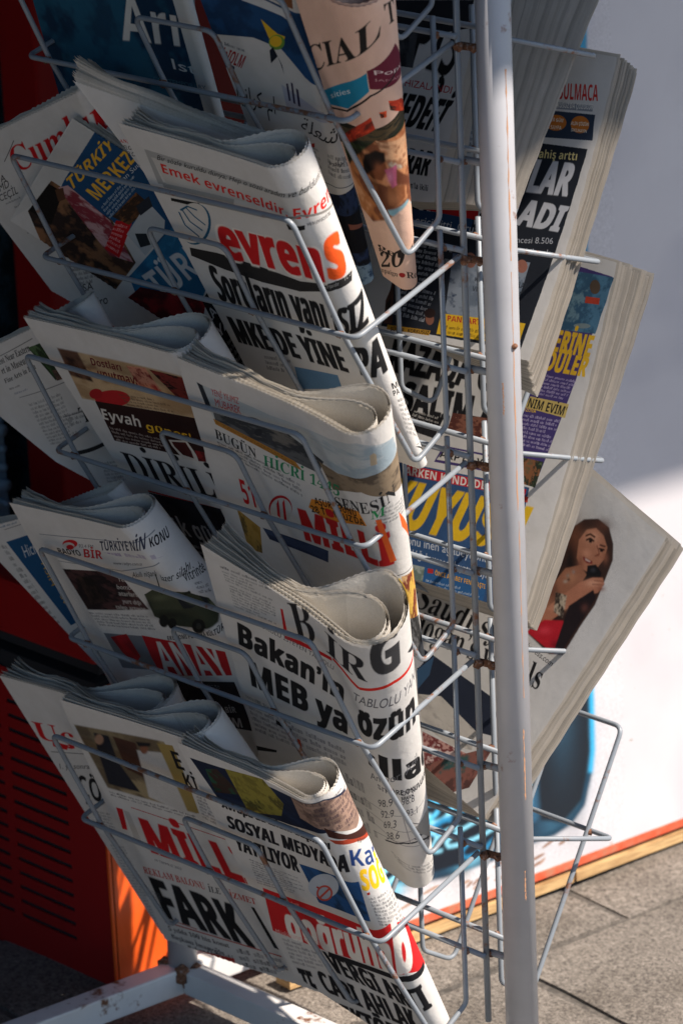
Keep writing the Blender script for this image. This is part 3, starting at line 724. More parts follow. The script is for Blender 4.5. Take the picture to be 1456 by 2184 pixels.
  ('E', '191a18', (745, 330), (43, -9), (-35, 33)),
  ('E', '3a3a36', (745, 330), (18, -4), (-17, 15)),
  ('S', ((103, 245), (1012, 283), (834, 340), (21, 530)), 1.2),
  ('M', '55585c', ((111, 424), (470, 352), (459, 413), (135, 478)), 5),
  ('P', '70747a', ((129, 508), (343, 462), (328, 602), (119, 657))),
  ('F', ('b82026', '8e181e'), ((155, 517), (260, 476), (259, 567), (207, 611), (170, 578)), 73, 1.0),
  ('P', 'b01c22', ((345, 459), (788, 408), (720, 508), (311, 626), (319, 549))),
  ('T', 'ANAY', 'b', 'd5d2cc', (336, 611), (373, -80), (39, -140)),
  ('T', 'EKONOMİ POLİTİKA KÜLTÜR', 'b', '3a3c42', (483, 443), (373, -111), (12, -19)),
  ('P', '1c1c20', ((346, 634), (702, 537), (602, 748), (360, 797))),
  ('T', 'DA BİR', 'b', 'b8b8b8', (465, 723), (121, -39), (13, -27)),
  ('T', 'KIM', 'b', 'b8b8b8', (447, 781), (119, -34), (22, -44)),
  ('M', '999999', ((491, 604), (605, 577), (595, 594), (484, 620)), 2),
 ]),
 dict(name='newspaper', label='newspaper with huge black serif letters and a thick rolled top, fourth row corner', side='L', lvl=3, q=((-0.1151, -0.0857), (0.0472, 0.0106), (-0.0786, 0.3702), (-0.2397, 0.283)), d=(0.005, 0.005), r=(0.04, 0.017), n=9, bow=0.006, pk=0.5, art=[
  ('M', '3c3c40', ((64, 39), (266, -9), (263, 8), (64, 54)), 1),
  ('M', '777777', ((67, 58), (279, 2), (275, 59), (75, 98)), 4),
  ('M', '777777', ((83, 102), (285, 62), (270, 155), (84, 193)), 8),
  ('T', 'B', 's', '26262a', (345, 171), (102, -61), (-16, -159)),
  ('T', 'İR', 's', '26262a', (477, 118), (167, 25), (8, -98)),
  ('T', 'G', 'h', '3a3a3c', (655, 114), (130, -3), (1, -140)),
  ('T', 'ü', 'h', '2c2c30', (804, 97), (95, 70), (175, 72)),
  ('P', 'c41c22', ((299, 68), (309, 65), (310, 168), (500, 129), (502, 143), (294, 192))),
  ('L', 'cf2a1f', ((508, 129), (547, 145), (612, 179), (672, 168), (742, 159), (895, 169)), 4.5),
  ('T', 'KIZ OKULU İSTEYEN TABLOLU', 'r', '5a5a5e', (141, 215), (363, -34), (5, -22)),
  ('T', 'TABLOLU YANIT', 'r', '5a5a5e', (580, 245), (319, -8), (9, -38)),
  ('T', 'Bakan’ın', 'h', '1b1b1d', (53, 355), (482, -56), (20, -100)),
  ('T', 'MEB ya', 'h', '1b1b1d', (63, 518), (471, -77), (16, -116)),
  ('T', 'özün', 'h', '1b1b1d', (588, 376), (260, -12), (3, -88)),
  ('T', 'ıllad', 'h', '1b1b1d', (613, 506), (356, 78), (-1, -61)),
  ('M', '6a6a6e', ((18, 579), (242, 551), (257, 685), (21, 740)), 7),
  ('M', '7a7a7e', ((234, 586), (513, 523), (511, 609), (241, 674)), 3),
  ('P', '1b1b1d', ((157, 612), (234, 607), (230, 623), (156, 632))),
  ('P', '1b1b1d', ((-4, 815), (120, 765), (116, 777), (-3, 835))),
  ('P', 'c84a2c', ((252, 637), (268, 633), (270, 678), (251, 689))),
  ('T', 'Anlıyor: Asil', 'r', '6a6a6e', (621, 575), (216, -72), (-1, -32)),
  ('T', 'sma oranının', 'r', '6a6a6e', (653, 595), (261, 17), (-1, -25)),
  ('T', 'GÖRE OKULLARA', 'b', '2a2a2c', (690, 590), (224, 22), (-2, -20)),
  ('T', 'ERKEK', 'b', '2a2a2c', (751, 617), (54, 3), (-1, -12)),
  ('T', '98.9', 'r', '55555a', (644, 691), (75, -48), (2, -37)),
  ('T', '98.8', 'r', '55555a', (752, 640), (57, 0), (-1, -29)),
  ('T', '92.9', 'r', '55555a', (653, 739), (68, -47), (2, -37)),
  ('T', '93.1', 'r', '55555a', (770, 689), (56, 4), (-1, -29)),
  ('T', '69.3', 'r', '55555a', (662, 783), (69, -47), (2, -38)),
  ('T', '70.7', 'r', '55555a', (781, 738), (229, 133), (-2, -30)),
  ('T', '38.6', 'r', '55555a', (671, 831), (70, -47), (2, -38)),
  ('T', '71.4', 'r', '55555a', (788, 782), (210, 122), (-2, -29)),
  ('L', '88888c', ((555, 709), (890, 668)), 1.0),
  ('L', '88888c', ((573, 752), (949, 756)), 1.0),
  ('L', '88888c', ((592, 791), (1010, 848)), 1.0),
  ('L', '88888c', ((603, 837), (866, 771)), 1.0),
  ('L', '3a3a3e', ((665, 840), (756, 802), (828, 804), (928, 847)), 2.5),
  ('L', '88888c', ((735, 604), (785, 805)), 1.0),
  ('P', 'a3a09a', ((863, 724), (930, 742), (920, 856), (796, 750))),
  ('M', '6a6a6e', ((460, 643), (614, 624), (644, 874), (492, 883)), 4),
  ('M', '6a6a6e', ((682, 870), (987, 945), (989, 999), (729, 908)), 3),
  ('P', 'e8c34a', ((976, -4), (886, -68), (900, 103), (942, 144))),
 ]),
 dict(name='newspaper', label='newspaper with red blackletter style title in the lowest pocket, far left', side='L', lvl=4, q=((-0.4834, -0.0247), (-0.2405, -0.0497), (-0.24, 0.272), (-0.4625, 0.3455)), d=(0.026, 0.018), r=(0.026, 0.007), n=7, bow=0.001, pk=0.5, art=[
  ('T', 'Uç', 's', 'c4161c', (-10, 237), (251, -14), (31, -76)),
  ('P', 'c4161c', ((88, 230), (179, 233), (153, 255), (70, 254))),
  ('L', '555555', ((33, 280), (255, 254)), 1.0),
  ('T', '1. yıl sonra', 'r', '3a3a3c', (8, 349), (225, -33), (19, -24)),
  ('T', 'ÇÖ', 'b', '1d1d20', (45, 452), (144, 3), (66, -100)),
  ('M', '6a6a6e', ((74, 496), (204, 496), (153, 577), (36, 572)), 6),
  ('M', '77777a', ((41, 636), (176, 632), (40, 984), (-45, 990)), 30),
 ]),
 dict(name='newspaper', label='newspaper with red block masthead and heavy black four letter headline, lowest row', side='L', lvl=4, q=((-0.3627, -0.0464), (-0.1558, -0.063), (-0.03, 0.285), (-0.4418, 0.3345)), d=(0.013, 0.009), r=(0.024, 0.008), n=6, bow=0.001, pk=0.5, art=[
  ('F', ('8a7c60', '6a5c48', 'a0906e'), ((21, 93), (565, 46), (499, 328), (54, 337)), 81, 1.0),
  ('P', '23252e', ((127, 102), (213, 98), (191, 203), (234, 312), (70, 318), (97, 178))),
  ('E', 'b08a70', (141, 126), (28, -6), (-15, 23)),
  ('P', '4a2f24', ((238, 93), (368, 93), (307, 240), (221, 223))),
  ('P', 'c8c6c2', ((349, 123), (504, 99), (467, 309), (452, 345), (270, 321))),
  ('E', '8a5a44', (401, 108), (25, -5), (-17, 22)),
  ('P', '1c1c20', ((373, 86), (468, 72), (449, 88), (375, 104))),
  ('P', 'a08a50', ((510, 63), (607, 51), (513, 324), (451, 331))),
  ('S', ((19, 84), (569, 42), (490, 338), (42, 360)), 2.0),
  ('T', 'E', 'b', '17171a', (533, 149), (61, -1), (26, -74)),
  ('T', 'Kİ', 'b', '17171a', (527, 220), (73, 4), (24, -62)),
  ('M', '444448', ((52, 349), (490, 338), (477, 363), (54, 372)), 2),
  ('M', '6a6a6e', ((565, 229), (640, 232), (587, 358), (515, 341)), 8),
  ('L', 'b02a2a', ((137, 396), (572, 406)), 1.4),
  ('P', 'c41c22', ((51, 418), (83, 417), (57, 510), (33, 512))),
  ('P', 'bdbab4', ((86, 420), (113, 421), (104, 545), (72, 548))),
  ('T', 'MİLLİ', 'h', 'c41a20', (120, 579), (491, 3), (18, -146)),
  ('P', 'c41a20', ((164, 583), (485, 592), (510, 599), (529, 579), (196, 562))),
  ('T', '19 TEMMUZ 2023', 'r', '4a4a4e', (125, 618), (118, 3), (3, -11)),
  ('T', 'REKLAM BALONU', 's', 'b83a30', (43, 695), (272, -17), (5, -33)),
  ('T', 'İLE', 's', '2c2c30', (324, 683), (54, -6), (9, -29)),
  ('T', 'HİZMET', 's', 'b83a30', (390, 677), (139, -7), (9, -29)),
  ('T', 'FARK', 'h', '17171a', (43, 884), (357, 2), (3, -178)),
  ('P', '17171a', ((493, 689), (507, 688), (506, 856), (489, 854))),
  ('L', 'b03a30', ((36, 909), (499, 885)), 2.2),
  ('L', 'b03a30', ((78, 889), (170, 892)), 1.6),
  ('T', '5 yılda 100 bin konut', 's', '2c2c30', (36, 946), (244, -15), (3, -22)),
  ('T', 'Başkanı İmamoğlu', 's', '2c2c30', (33, 981), (207, -3), (3, -22)),
  ('T', 'ken Bakan Özhaseki', 's', '2c2c30', (35, 1022), (235, -32), (6, -27)),
  ('M', '3a3a3e', ((304, 918), (518, 887), (500, 979), (295, 1010)), 3),
  ('P', 'b8382e', ((54, 1010), (275, 978), (268, 1001), (56, 1035))),
  ('M', '6a6a6e', ((72, 772), (-6, 768), (-3, 808), (62, 816)), 5),
  ('M', '77777a', ((47, 1046), (258, 1015), (256, 1028), (50, 1058)), 1),
 ]),
 dict(name='newspaper', label='front newspaper with yellow and red print on its sunlit fold in the lowest row', side='L', lvl=4, q=((-0.1761, -0.0652), (-0.0024, -0.0442), (-0.0242, 0.365), (-0.2156, 0.283)), d=(0.005, 0.005), r=(0.024, 0.011), n=6, bow=0.004, pk=0.55, art=[
  ('F', ('1d2a44', '18233a', '24324e'), ((40, 51), (242, 34), (558, 22), (781, 10), (905, 40), (842, 116), (748, 108), (513, 156), (100, 209)), 91, 1.0),
  ('F', ('7a7030', '948a3c', '5c5628', 'a89a48'), ((242, 34), (466, 5), (534, 72), (477, 135), (260, 194)), 92, 1.0),
  ('F', ('1a3a2c', '3a2a24', '24503c'), ((108, 75), (185, 51), (244, 105), (253, 129), (99, 171)), 93, 1.0),
  ('F', ('8a7266', 'a08474', '6f5a50'), ((613, 20), (779, 13), (974, 66), (951, 140), (871, 140), (752, 100), (609, 96)), 94, 1.0),
  ('M', '4a3a40', ((620, 17), (779, 13), (912, 26), (949, 127), (828, 116), (711, 99)), 7),
  ('P', 'a84028', ((735, 131), (810, 145), (1015, 213), (967, 219), (844, 168), (757, 147))),
  ('P', '402018', ((736, 92), (817, 133), (986, 183), (1047, 239), (810, 145), (740, 123))),
  ('T', 'Avrupa’da İslam düşmanı', 'c', '1d1d22', (93, 234), (632, -66), (16, -33)),
  ('T', 'SOSYAL MEDYADA', 'c', '1a1a20', (68, 326), (700, -85), (25, -62)),
  ('T', 'YAYILIYOR', 'c', '1a1a20', (49, 426), (369, -54), (28, -74)),
  ('M', '5a5a60', ((101, 439), (389, 402), (401, 477), (75, 559)), 10),
  ('F', ('1d4470', '24548a', '183858'), ((443, 327), (686, 279), (790, 275), (771, 411), (453, 473)), 95, 1.0),
  ('E', 'b9c2cc', (545, 372), (114, -47), (-43, 64)),
  ('P', 'b02a20', ((496, 392), (569, 388), (557, 399), (484, 402))),
  ('E', 'c04a3c', (527, 406), (60, -25), (-28, 42)),
  ('E', 'aab4c0', (527, 406), (46, -19), (-21, 32)),
  ('L', 'c04a3c', ((476, 445), (579, 367)), 2),
  ('T', 'Karn', 'b', '23407a', (778, 219), (221, 78), (14, -48)),
  ('T', 'SOĞ', 'h', 'f2c21e', (790, 303), (130, 27), (16, -61)),
  ('T', 'Eğitim', 'r', '333333', (846, 172), (53, 20), (4, -8)),
  ('M', '55555a', ((802, 331), (957, 354), (959, 476), (804, 426)), 9),
  ('P', 'b02a20', ((803, 316), (816, 316), (814, 323), (802, 323))),
  ('P', 'cc2326', ((97, 566), (844, 429), (981, 483), (981, 583), (996, 634), (842, 592), (743, 610), (351, 717), (10, 795))),
  ('T', 'doğruhab', 'h', 'efe9e0', (107, 773), (778, -198), (55, -160)),
  ('T', 'Müslümanın Gazetesi', 'r', 'e8c0b8', (23, 799), (313, -98), (11, -27)),
  ('M', 'e8a8a0', ((185, 567), (340, 535), (334, 552), (179, 586)), 1),
  ('P', '1c1c20', ((351, 717), (818, 601), (938, 605), (933, 619), (812, 622), (335, 745))),
  ('T', 'VERGİ ARTI', 'c', '1b1b1f', (323, 813), (563, -92), (-14, -83)),
  ('T', 'CARI AHLAK', 'c', '1b1b1f', (185, 970), (586, -126), (-1, -98)),
  ('T', 'TE', 'c', '1b1b1f', (29, 1093), (94, -33), (23, -159)),
  ('M', '77777a', ((52, 800), (263, 740), (275, 843), (39, 927)), 6),
  ('T', 'SEKTÖRLER', 'c', '1b1b1f', (168, 1110), (617, -168), (11, -103)),
 ]),
 dict(name='newspaper', label='uppermost stacked newspaper behind the post with black headline letters', side='R', lvl=0, q=((-0.2509, 0.0509), (-0.0958, 0.0423), (-0.072, 0.2869), (-0.1436, 0.2955)), d=(0.05, 0.036), n=9, q2=((-0.2157, 0.0194), (-0.0951, 0.0064), (-0.0582, 0.2797), (-0.1436, 0.2955)), sag=0.0, art=[
  ('T', 'PİŞ', 'b', '17171a', (339, 492), (508, 39), (128, -242)),
  ('P', '23252a', ((180, 260), (915, 235), (930, 342), (223, 416))),
  ('T', 'AK HIZALANDI', 'r', 'b02a2e', (166, 572), (730, 19), (7, -28)),
  ('T', 'HEDEFİ', 'h', '17171a', (124, 718), (696, 17), (130, -119)),
  ('T', 'KARAR', 'h', '17171a', (180, 890), (617, 12), (52, -91)),
  ('T', "an'la ikili", 'b', '2a2a2e', (519, 950), (341, 10), (-9, -17)),
  ('F', ('2a2c30', '4a4c50'), ((192, 365), (433, 375), (420, 507), (237, 504)), 101, 1.0),
 ]),
 dict(name='newspaper', label='bluish newspaper stack with a deep fan of page edges in the top right pocket', side='R', lvl=0, q=((-0.2456, 0.0403), (-0.0861, 0.018), (-0.0542, 0.2793), (-0.1305, 0.2901)), d=(0.034, 0.006), n=48, q2=((-0.1986, -0.0202), (0.0101, -0.0111), (-0.0164, 0.2738), (-0.1305, 0.2901)), sag=0.0, base='b9c0c2', art=[
  ('M', '55606a', ((700, 383), (876, 383), (982, 832), (798, 833)), 20),
  ('T', 'PS', 'b', '33404a', (859, 350), (91, 9), (-7, -34)),
  ('M', '55606a', ((758, 517), (826, 517), (861, 633), (803, 633)), 10),
 ]),
 dict(name='newspaper', label='newspaper with white capitals on a black panel and red puzzle title by the post', side='R', lvl=1, q=((-0.2318, -0.0568), (-0.0014, -0.0572), (0.0088, 0.2273), (-0.2241, 0.2356)), d=(0.044, 0.012), n=38, q2=((-0.2318, -0.0568), (-0.0044, -0.0537), (0.0005, 0.254), (-0.2615, 0.22)), sag=-0.006, art=[
  ('P', '20252e', ((715, 311), (965, 302), (937, 974), (185, 985), (138, 557))),
  ('P', '2e3a4c', ((707, 204), (958, 191), (977, 273), (707, 292))),
  ('T', 'BULMACA', 'b', 'c3302c', (747, 163), (208, -16), (-17, -52)),
  ('P', '8a8f96', ((682, 176), (939, 163), (940, 183), (692, 198))),
  ('T', "KORKUSUZ'DA ÇÖZÜLÜR", 'b', 'e4e0d8', (714, 193), (228, -17), (-4, -17)),
  ('E', 'c8742c', (772, 238), (52, -6), (10, 25)),
  ('E', 'c8742c', (895, 230), (47, -5), (11, 27)),
  ('T', 'HER GÜN', 'b', 'e8e2d4', (728, 237), (79, -4), (-2, -12)),
  ('T', '4 SAYFA', 'b', 'e8e2d4', (734, 261), (73, -4), (-3, -12)),
  ('T', 'ALIN ÇÖZÜN', 'b', 'e8e2d4', (848, 236), (92, -6), (-2, -11)),
  ('T', 'SIKILMAYIN', 'b', 'e8e2d4', (857, 256), (82, -4), (-2, -10)),
  ('T', 'fahiş arttı', 'b', 'd9c98a', (712, 359), (216, -16), (-5, -27)),
  ('T', 'LAR', 'h', 'c9cbd0', (708, 471), (218, -11), (11, -107)),
  ('T', 'ADI', 'h', 'c9cbd0', (709, 580), (227, -3), (20, -85)),
  ('T', 'DOLARIN', 'h', 'c9cbd0', (179, 637), (464, -49), (13, -78)),
  ('T', 'Açlık öncesi 8.506', 'r', 'b9bcc2', (623, 650), (304, -31), (-5, -21)),
  ('T', 'TL ile alabilecek', 'r', 'b9bcc2', (640, 682), (291, -25), (-5, -20)),
  ('P', '1f3f66', ((29, 601), (488, 582), (492, 641), (47, 662))),
  ('P', 'b01c22', ((208, 565), (503, 561), (513, 591), (208, 590))),
  ('T', 'yılan erici gitti. Gruşa', 'r', 'c8ccd2', (72, 644), (492, -12), (-4, -28)),
  ('M', 'b4b8bf', ((223, 697), (442, 694), (409, 950), (223, 944)), 14),
  ('F', ('5a3a30', '2a2420'), ((166, 901), (178, 836), (240, 971), (196, 976)), 111, 1.0),
  ('P', 'b8892a', ((217, 977), (453, 968), (452, 985), (220, 992))),
  ('T', 'SÜMER / KORKUSUZ', 'b', '2a1c10', (242, 994), (208, -12), (-4, -12)),
  ('E', '8a5a48', (428, 932), (22, -3), (11, 19)),
  ('E', '2a1a18', (419, 914), (29, -4), (8, 15)),
  ('F', ('4a5a74', '6a7684', '8a94a0', '38465c'), ((438, 710), (844, 691), (846, 910), (506, 938)), 112, 1.0),
  ('T', 'KAŞIKLA', 'b', '3a404a', (592, 785), (123, -5), (-3, -15)),
  ('T', 'VERDİLER', 'b', '3a404a', (597, 816), (134, -4), (-3, -15)),
  ('T', 'ALAR', 'b', '2a3038', (808, 777), (59, -1), (-4, -18)),
  ('T', 'DU', 'b', '2a3038', (838, 805), (43, -3), (-3, -16)),
  ('E', 'a06a5a', (808, 708), (28, -3), (10, 21)),
  ('E', '9a6858', (540, 721), (29, -3), (13, 24)),
  ('P', 'e0b428', ((477, 907), (919, 885), (920, 960), (488, 975))),
  ('T', 'PANKARTLARI', 'b', 'b83028', (518, 927), (268, -12), (-7, -18)),
  ('M', '4a3a14', ((508, 941), (909, 921), (913, 958), (507, 972)), 2),
 ]),
 dict(name='newspaper', label='newspaper with yellow words on purple and giant yellow letters on blue, right of the post', side='R', lvl=2, q=((-0.3165, -0.0678), (-0.0058, -0.0553), (0.0155, 0.2772), (-0.2962, 0.2763)), d=(0.044, 0.01), n=42, q2=((-0.3165, -0.0678), (0.0119, -0.0535), (0.0066, 0.288), (-0.3116, 0.2866)), sag=-0.006, art=[
  ('T', 'KAZADA Ö', 'h', '19191c', (193, 468), (445, -28), (-4, -92)),
  ('T', 'N SALİM A', 'h', '19191c', (188, 567), (498, -26), (-9, -82)),
  ('P', '1b1a1c', ((268, 559), (477, 549), (462, 611), (287, 606))),
  ('M', 'd8d4cc', ((355, 548), (470, 548), (465, 583), (343, 582)), 3),
  ('F', ('3a2a28', '8a5a48', '5a3028', 'b08068'), ((508, 527), (651, 513), (663, 582), (503, 589)), 122, 1.0),
  ('T', 'm anlatı', 'b', '26262a', (392, 612), (77, -9), (-4, -14)),
  ('P', '46386e', ((507, 622), (746, 605), (746, 652), (488, 673))),
  ('P', 'd8d4cc', ((520, 626), (741, 611), (739, 644), (495, 665))),
  ('T', "AKP'LE YÜZ", 'b', '1d1d20', (503, 656), (231, -11), (-1, -22)),
  ('F', ('5a6878', '3a4450'), ((310, 635), (344, 635), (341, 683), (319, 681)), 123, 1.0),
  ('P', '32527c', ((308, 704), (407, 697), (882, 663), (894, 795), (893, 943), (898, 1009), (469, 1023))),
  ('P', 'c32430', ((374, 704), (873, 670), (874, 695), (378, 733))),
  ('T', 'ARKEN KENDİ DE CANIN', 'b', 'e8e2dc', (386, 731), (477, -38), (-6, -23)),
  ('T', 'KUYUSU', 'h', 'e2b824', (324, 880), (576, -35), (29, -134)),
  ('T', 'onu inen ağabeyi onu yı', 'r', 'cfd4da', (474, 914), (374, -21), (-7, -19)),
  ('T', 'rıldığı hastanede hayatını kaybetti', 'r', 'd5d9de', (491, 944), (376, -8), (-3, -17)),
  ('F', ('8a9a94', '6a7a70', 'a0aaa4'), ((488, 965), (573, 960), (587, 1027), (492, 1032)), 124, 1.0),
  ('P', '2a5c90', ((573, 960), (830, 941), (836, 1023), (590, 1035))),
  ('P', 'b02a2e', ((586, 960), (609, 958), (613, 970), (590, 973))),
  ('T', 'ÖNCE AĞABEY FENALAŞTI', 'b', 'e8a42e', (620, 972), (209, -6), (-4, -13)),
  ('M', 'b9c4d0', ((591, 989), (825, 975), (824, 1018), (593, 1031)), 4),
  ('P', '463a72', ((810, 37), (994, 41), (900, 652), (787, 657), (766, 406))),
  ('F', ('3f6a86', '4f7a94', '365a74', '6a8a98'), ((813, 56), (1001, 42), (979, 205), (789, 227)), 125, 1.0),
  ('E', '5a4a3c', (937, 81), (20, -4), (6, 19)),
  ('P', 'b8402c', ((910, 113), (965, 107), (967, 125), (912, 131))),
  ('E', '7a8a8c', (922, 194), (32, -6), (2, 7)),
  ('T', 'ZERİNE', 'h', 'e2b42c', (796, 286), (183, -15), (5, -61)),
  ('T', 'DÜLER', 'h', 'e2b42c', (815, 340), (163, -14), (7, -55)),
  ('M', 'b4a8c8', ((804, 351), (963, 341), (929, 405), (780, 416)), 6),
  ('P', 'c8b068', ((791, 421), (945, 411), (944, 451), (780, 454))),
  ('T', "NİM EVİM'", 'b', '1b1b1e', (787, 452), (155, -6), (2, -27)),
  ('T', 'SEZONA', 'b', 'd8b040', (773, 466), (56, -5), (-2, -10)),
  ('M', 'b8aecb', ((772, 472), (932, 458), (919, 554), (788, 562)), 8),
  ('F', ('5a6a48', '2c3428', '8a5a3a', '6a5a40'), ((821, 589), (907, 584), (903, 659), (845, 658)), 126, 1.0),
  ('P', 'b83a2e', ((870, 690), (888, 689), (891, 704), (872, 706))),
 ]),
 dict(name='newspaper', label='slanted newspaper with photo of a long haired woman singing in a red dress', side='R', lvl=3, q=((-0.1202, -0.0665), (0.0808, 0.0047), (-0.0256, 0.3018), (-0.2372, 0.2393)), d=(0.052, 0.016), n=36, q2=((-0.0699, -0.0414), (0.0731, 0.0083), (-0.0303, 0.3049), (-0.1378, 0.3058)), sag=-0.003, art=[
  ('T', 'Saudi syn', 's', '1f1f22', (17, 652), (588, -92), (-15, -74)),
  ('T', 'Erdoğan’s visuals', 's', '1f1f22', (-39, 740), (902, -145), (-33, -75)),
  ('P', '252c3c', ((159, 734), (259, 726), (684, 704), (794, 792), (695, 819), (319, 846))),
  ('P', '3a5a7a', ((240, 794), (278, 726), (315, 779), (304, 835))),
  ('F', ('b9b4ac', 'c8c2b8', 'a8a29a'), ((319, 846), (435, 804), (706, 815), (742, 867), (631, 899), (436, 907)), 131, 1.0),
  ('F', ('a8605a', '2a1f20', 'c89a90', '7a3c3c', 'e0c8c0'), ((458, 923), (631, 899), (745, 883), (789, 1018), (586, 1005)), 132, 1.0),
  ('F', ('2a2422', '5a3c38', '8a5a50', '3a5a58'), ((572, 995), (773, 853), (829, 794), (845, 958), (725, 1047)), 133, 1.0),
  ('G', 'bdb8b0', (480, 169), (199, -83), (85, 64), 0.5),
  ('P', '3a2620', ((583, 376), (552, 314), (522, 226), (525, 164), (562, 114), (627, 85), (704, 84), (772, 113), (818, 151), (839, 209), (867, 288), (862, 357), (867, 465), (802, 492), (645, 487))),
  ('G', '7a4a34', (578, 178), (49, -20), (56, 43), 0.8),
  ('G', '5f3a2c', (668, 91), (44, -19), (23, 17), 0.8),
  ('G', '1c1214', (648, 348), (57, -24), (85, 64), 0.9),
  ('G', '17100f', (627, 241), (26, -12), (70, 53), 0.9),
  ('P', 'b0765a', ((599, 173), (605, 133), (644, 111), (701, 113), (755, 133), (775, 164), (766, 205), (735, 228), (694, 232), (643, 217))),
  ('G', 'd9a080', (654, 139), (35, -14), (20, 15), 0.9),
  ('G', 'cf9274', (675, 187), (24, -10), (17, 13), 0.8),
  ('G', '8a5540', (673, 221), (17, -7), (25, 19), 0.8),
  ('G', '8f5a44', (777, 160), (15, -6), (19, 15), 0.8),
  ('G', 'c98c70', (718, 152), (13, -5), (17, 13), 0.8),
  ('P', '120a08', ((644, 150), (662, 146), (669, 153), (654, 158))),
  ('L', '2a1510', ((634, 158), (648, 145), (675, 145)), 2.2),
  ('P', '120a08', ((725, 149), (744, 146), (747, 153), (731, 157))),
  ('L', '2a1510', ((718, 152), (749, 144)), 2.0),
  ('L', '4a281c', ((619, 149), (635, 136), (667, 134)), 2.2),
  ('L', '4a281c', ((712, 142), (743, 135)), 2.0),
  ('L', '7a4634', ((701, 149), (737, 164), (723, 177)), 1.4),
  ('G', '7a4030', (733, 169), (9, -4), (5, 3), 0.8),
  ('P', '7a1c20', ((666, 201), (725, 194), (734, 200), (705, 209), (680, 208))),
  ('P', 'cdb8ac', ((680, 201), (719, 197), (717, 201), (692, 205))),
  ('P', 'a06a50', ((621, 263), (680, 226), (739, 236), (740, 276), (713, 307), (717, 369), (661, 410), (609, 331))),
  ('G', 'c08866', (671, 275), (31, -13), (20, 15), 0.8),
  ('G', '6a4436', (637, 339), (26, -11), (37, 28), 0.8),
  ('G', '9a8878', (655, 275), (9, -4), (7, 6), 0.9),
  ('G', 'b8a898', (661, 293), (11, -5), (5, 4), 0.9),
  ('G', '9a8a80', (670, 255), (9, -3), (6, 5), 0.9),
  ('G', '3a2a26', (670, 282), (7, -3), (5, 3), 0.9),
  ('P', '121014', ((716, 213), (752, 194), (803, 202), (820, 225), (796, 248), (749, 248))),
  ('G', '3a3a42', (756, 212), (13, -5), (7, 6), 0.8),
  ('P', 'b87a5e', ((731, 266), (774, 231), (822, 211), (850, 222), (844, 254), (778, 302), (747, 356), (695, 435), (644, 461), (632, 426), (689, 327))),
  ('G', 'd8a082', (790, 244), (35, -15), (11, 9), 0.9),
  ('G', 'cf9678', (707, 367), (47, -21), (12, 9), 0.8),
  ('G', '8a5442', (846, 240), (22, -9), (8, 7), 0.8),
  ('G', '7a4838', (668, 440), (30, -13), (11, 9), 0.8),
  ('L', '8a5642', ((791, 234), (837, 218)), 1.0),
  ('L', '8a5642', ((793, 246), (848, 226)), 1.0),
  ('F', ('4a382e', 'c8b8a0', '2e2420', '8a7868'), ((646, 336), (709, 322), (759, 381), (698, 386)), 134, 1.0),
  ('P', 'c01c2c', ((631, 485), (678, 422), (767, 387), (830, 420), (818, 483))),
  ('G', 'e04050', (711, 447), (34, -15), (12, 10), 0.8),
  ('G', '7a1020', (806, 456), (30, -13), (17, 13), 0.8),
  ('P', '20161a', ((749, 342), (814, 257), (851, 270), (852, 336), (851, 462), (810, 466))),
  ('G', '6a4038', (828, 315), (17, -8), (13, 10), 0.8),
  ('G', '3a5a8a', (838, 468), (21, -10), (8, 6), 0.9),
  ('S', ((243, 226), (733, 23), (938, 207), (905, 455), (680, 553)), 1.3),
  ('T', 'www.dailypress.com', 'r', '444448', (544, 527), (306, -11), (2, -14)),
 ]),
]
set_type(PAPERS)
bpy.data.objects.remove(_to); bpy.data.curves.remove(_tc)
# ---------------- ground: granite slabs with recessed joints ----------------
GZ0 = -1.075
BD = np.array([.09797, .99519, 0.]); BN = np.array([.99519, -.09797, 0.])     # direction of the kerb-side board, and its face normal
ground = mesh_obj('ground', [(-60, -60, GZ0 - .006), (60, -60, GZ0 - .006), (60, 60, GZ0 - .006), (-60, 60, GZ0 - .006)], [(0, 1, 2, 3)], M_JOINT, kind='structure')
rot_b = Matrix.Rotation(math.atan2(BD[1], BD[0]) - math.pi / 2, 4, 'Z')
def slab(u0, u1, v0, v1, rnd):
    g = .011; w, d = u1 - u0 - g, v1 - v0 - g; bm = bmesh.new(); nx, ny = 5, 5; V = []
    for j in range(ny + 1):
        for i in range(nx + 1):
            x = (i / nx - .5) * w; y = (j / ny - .5) * d
            if i in (0, nx): x += rnd.uniform(-.003, .003)
            if j in (0, ny): y += rnd.uniform(-.002, .002)
            edge = i in (0, nx) or j in (0, ny)
            V.append((x, y, -.0035 if edge else rnd.uniform(-.0006, .0006)))
    n = len(V); F_ = [(j * (nx + 1) + i, j * (nx + 1) + i + 1, (j + 1) * (nx + 1) + i + 1, (j + 1) * (nx + 1) + i) for j in range(ny) for i in range(nx)]
    rim = [i for i in range(nx + 1)] + [(j * (nx + 1) + nx) for j in range(1, ny + 1)] + [ny * (nx + 1) + i for i in range(nx - 1, -1, -1)] + [j * (nx + 1) for j in range(ny - 1, 0, -1)]
    for k in rim: V.append((V[k][0], V[k][1], -.03))
    m_ = len(rim)
    for k in range(m_): F_.append((rim[k], n + k, n + (k + 1) % m_, rim[(k + 1) % m_]))
    o = mesh_obj('paving_slab', V, F_, M_STONE, ground, smooth=False)
    c = Vector(((u0 + u1) / 2, (v0 + v1) / 2, 0)); c = rot_b @ c; o.location = (c.x, c.y, GZ0 + rnd.uniform(-.001, .001)); o.rotation_euler.z = math.atan2(BD[1], BD[0]) - math.pi / 2
rnd = random.Random(4)
J0 = -.306                                                   # first long joint, measured across the board's direction
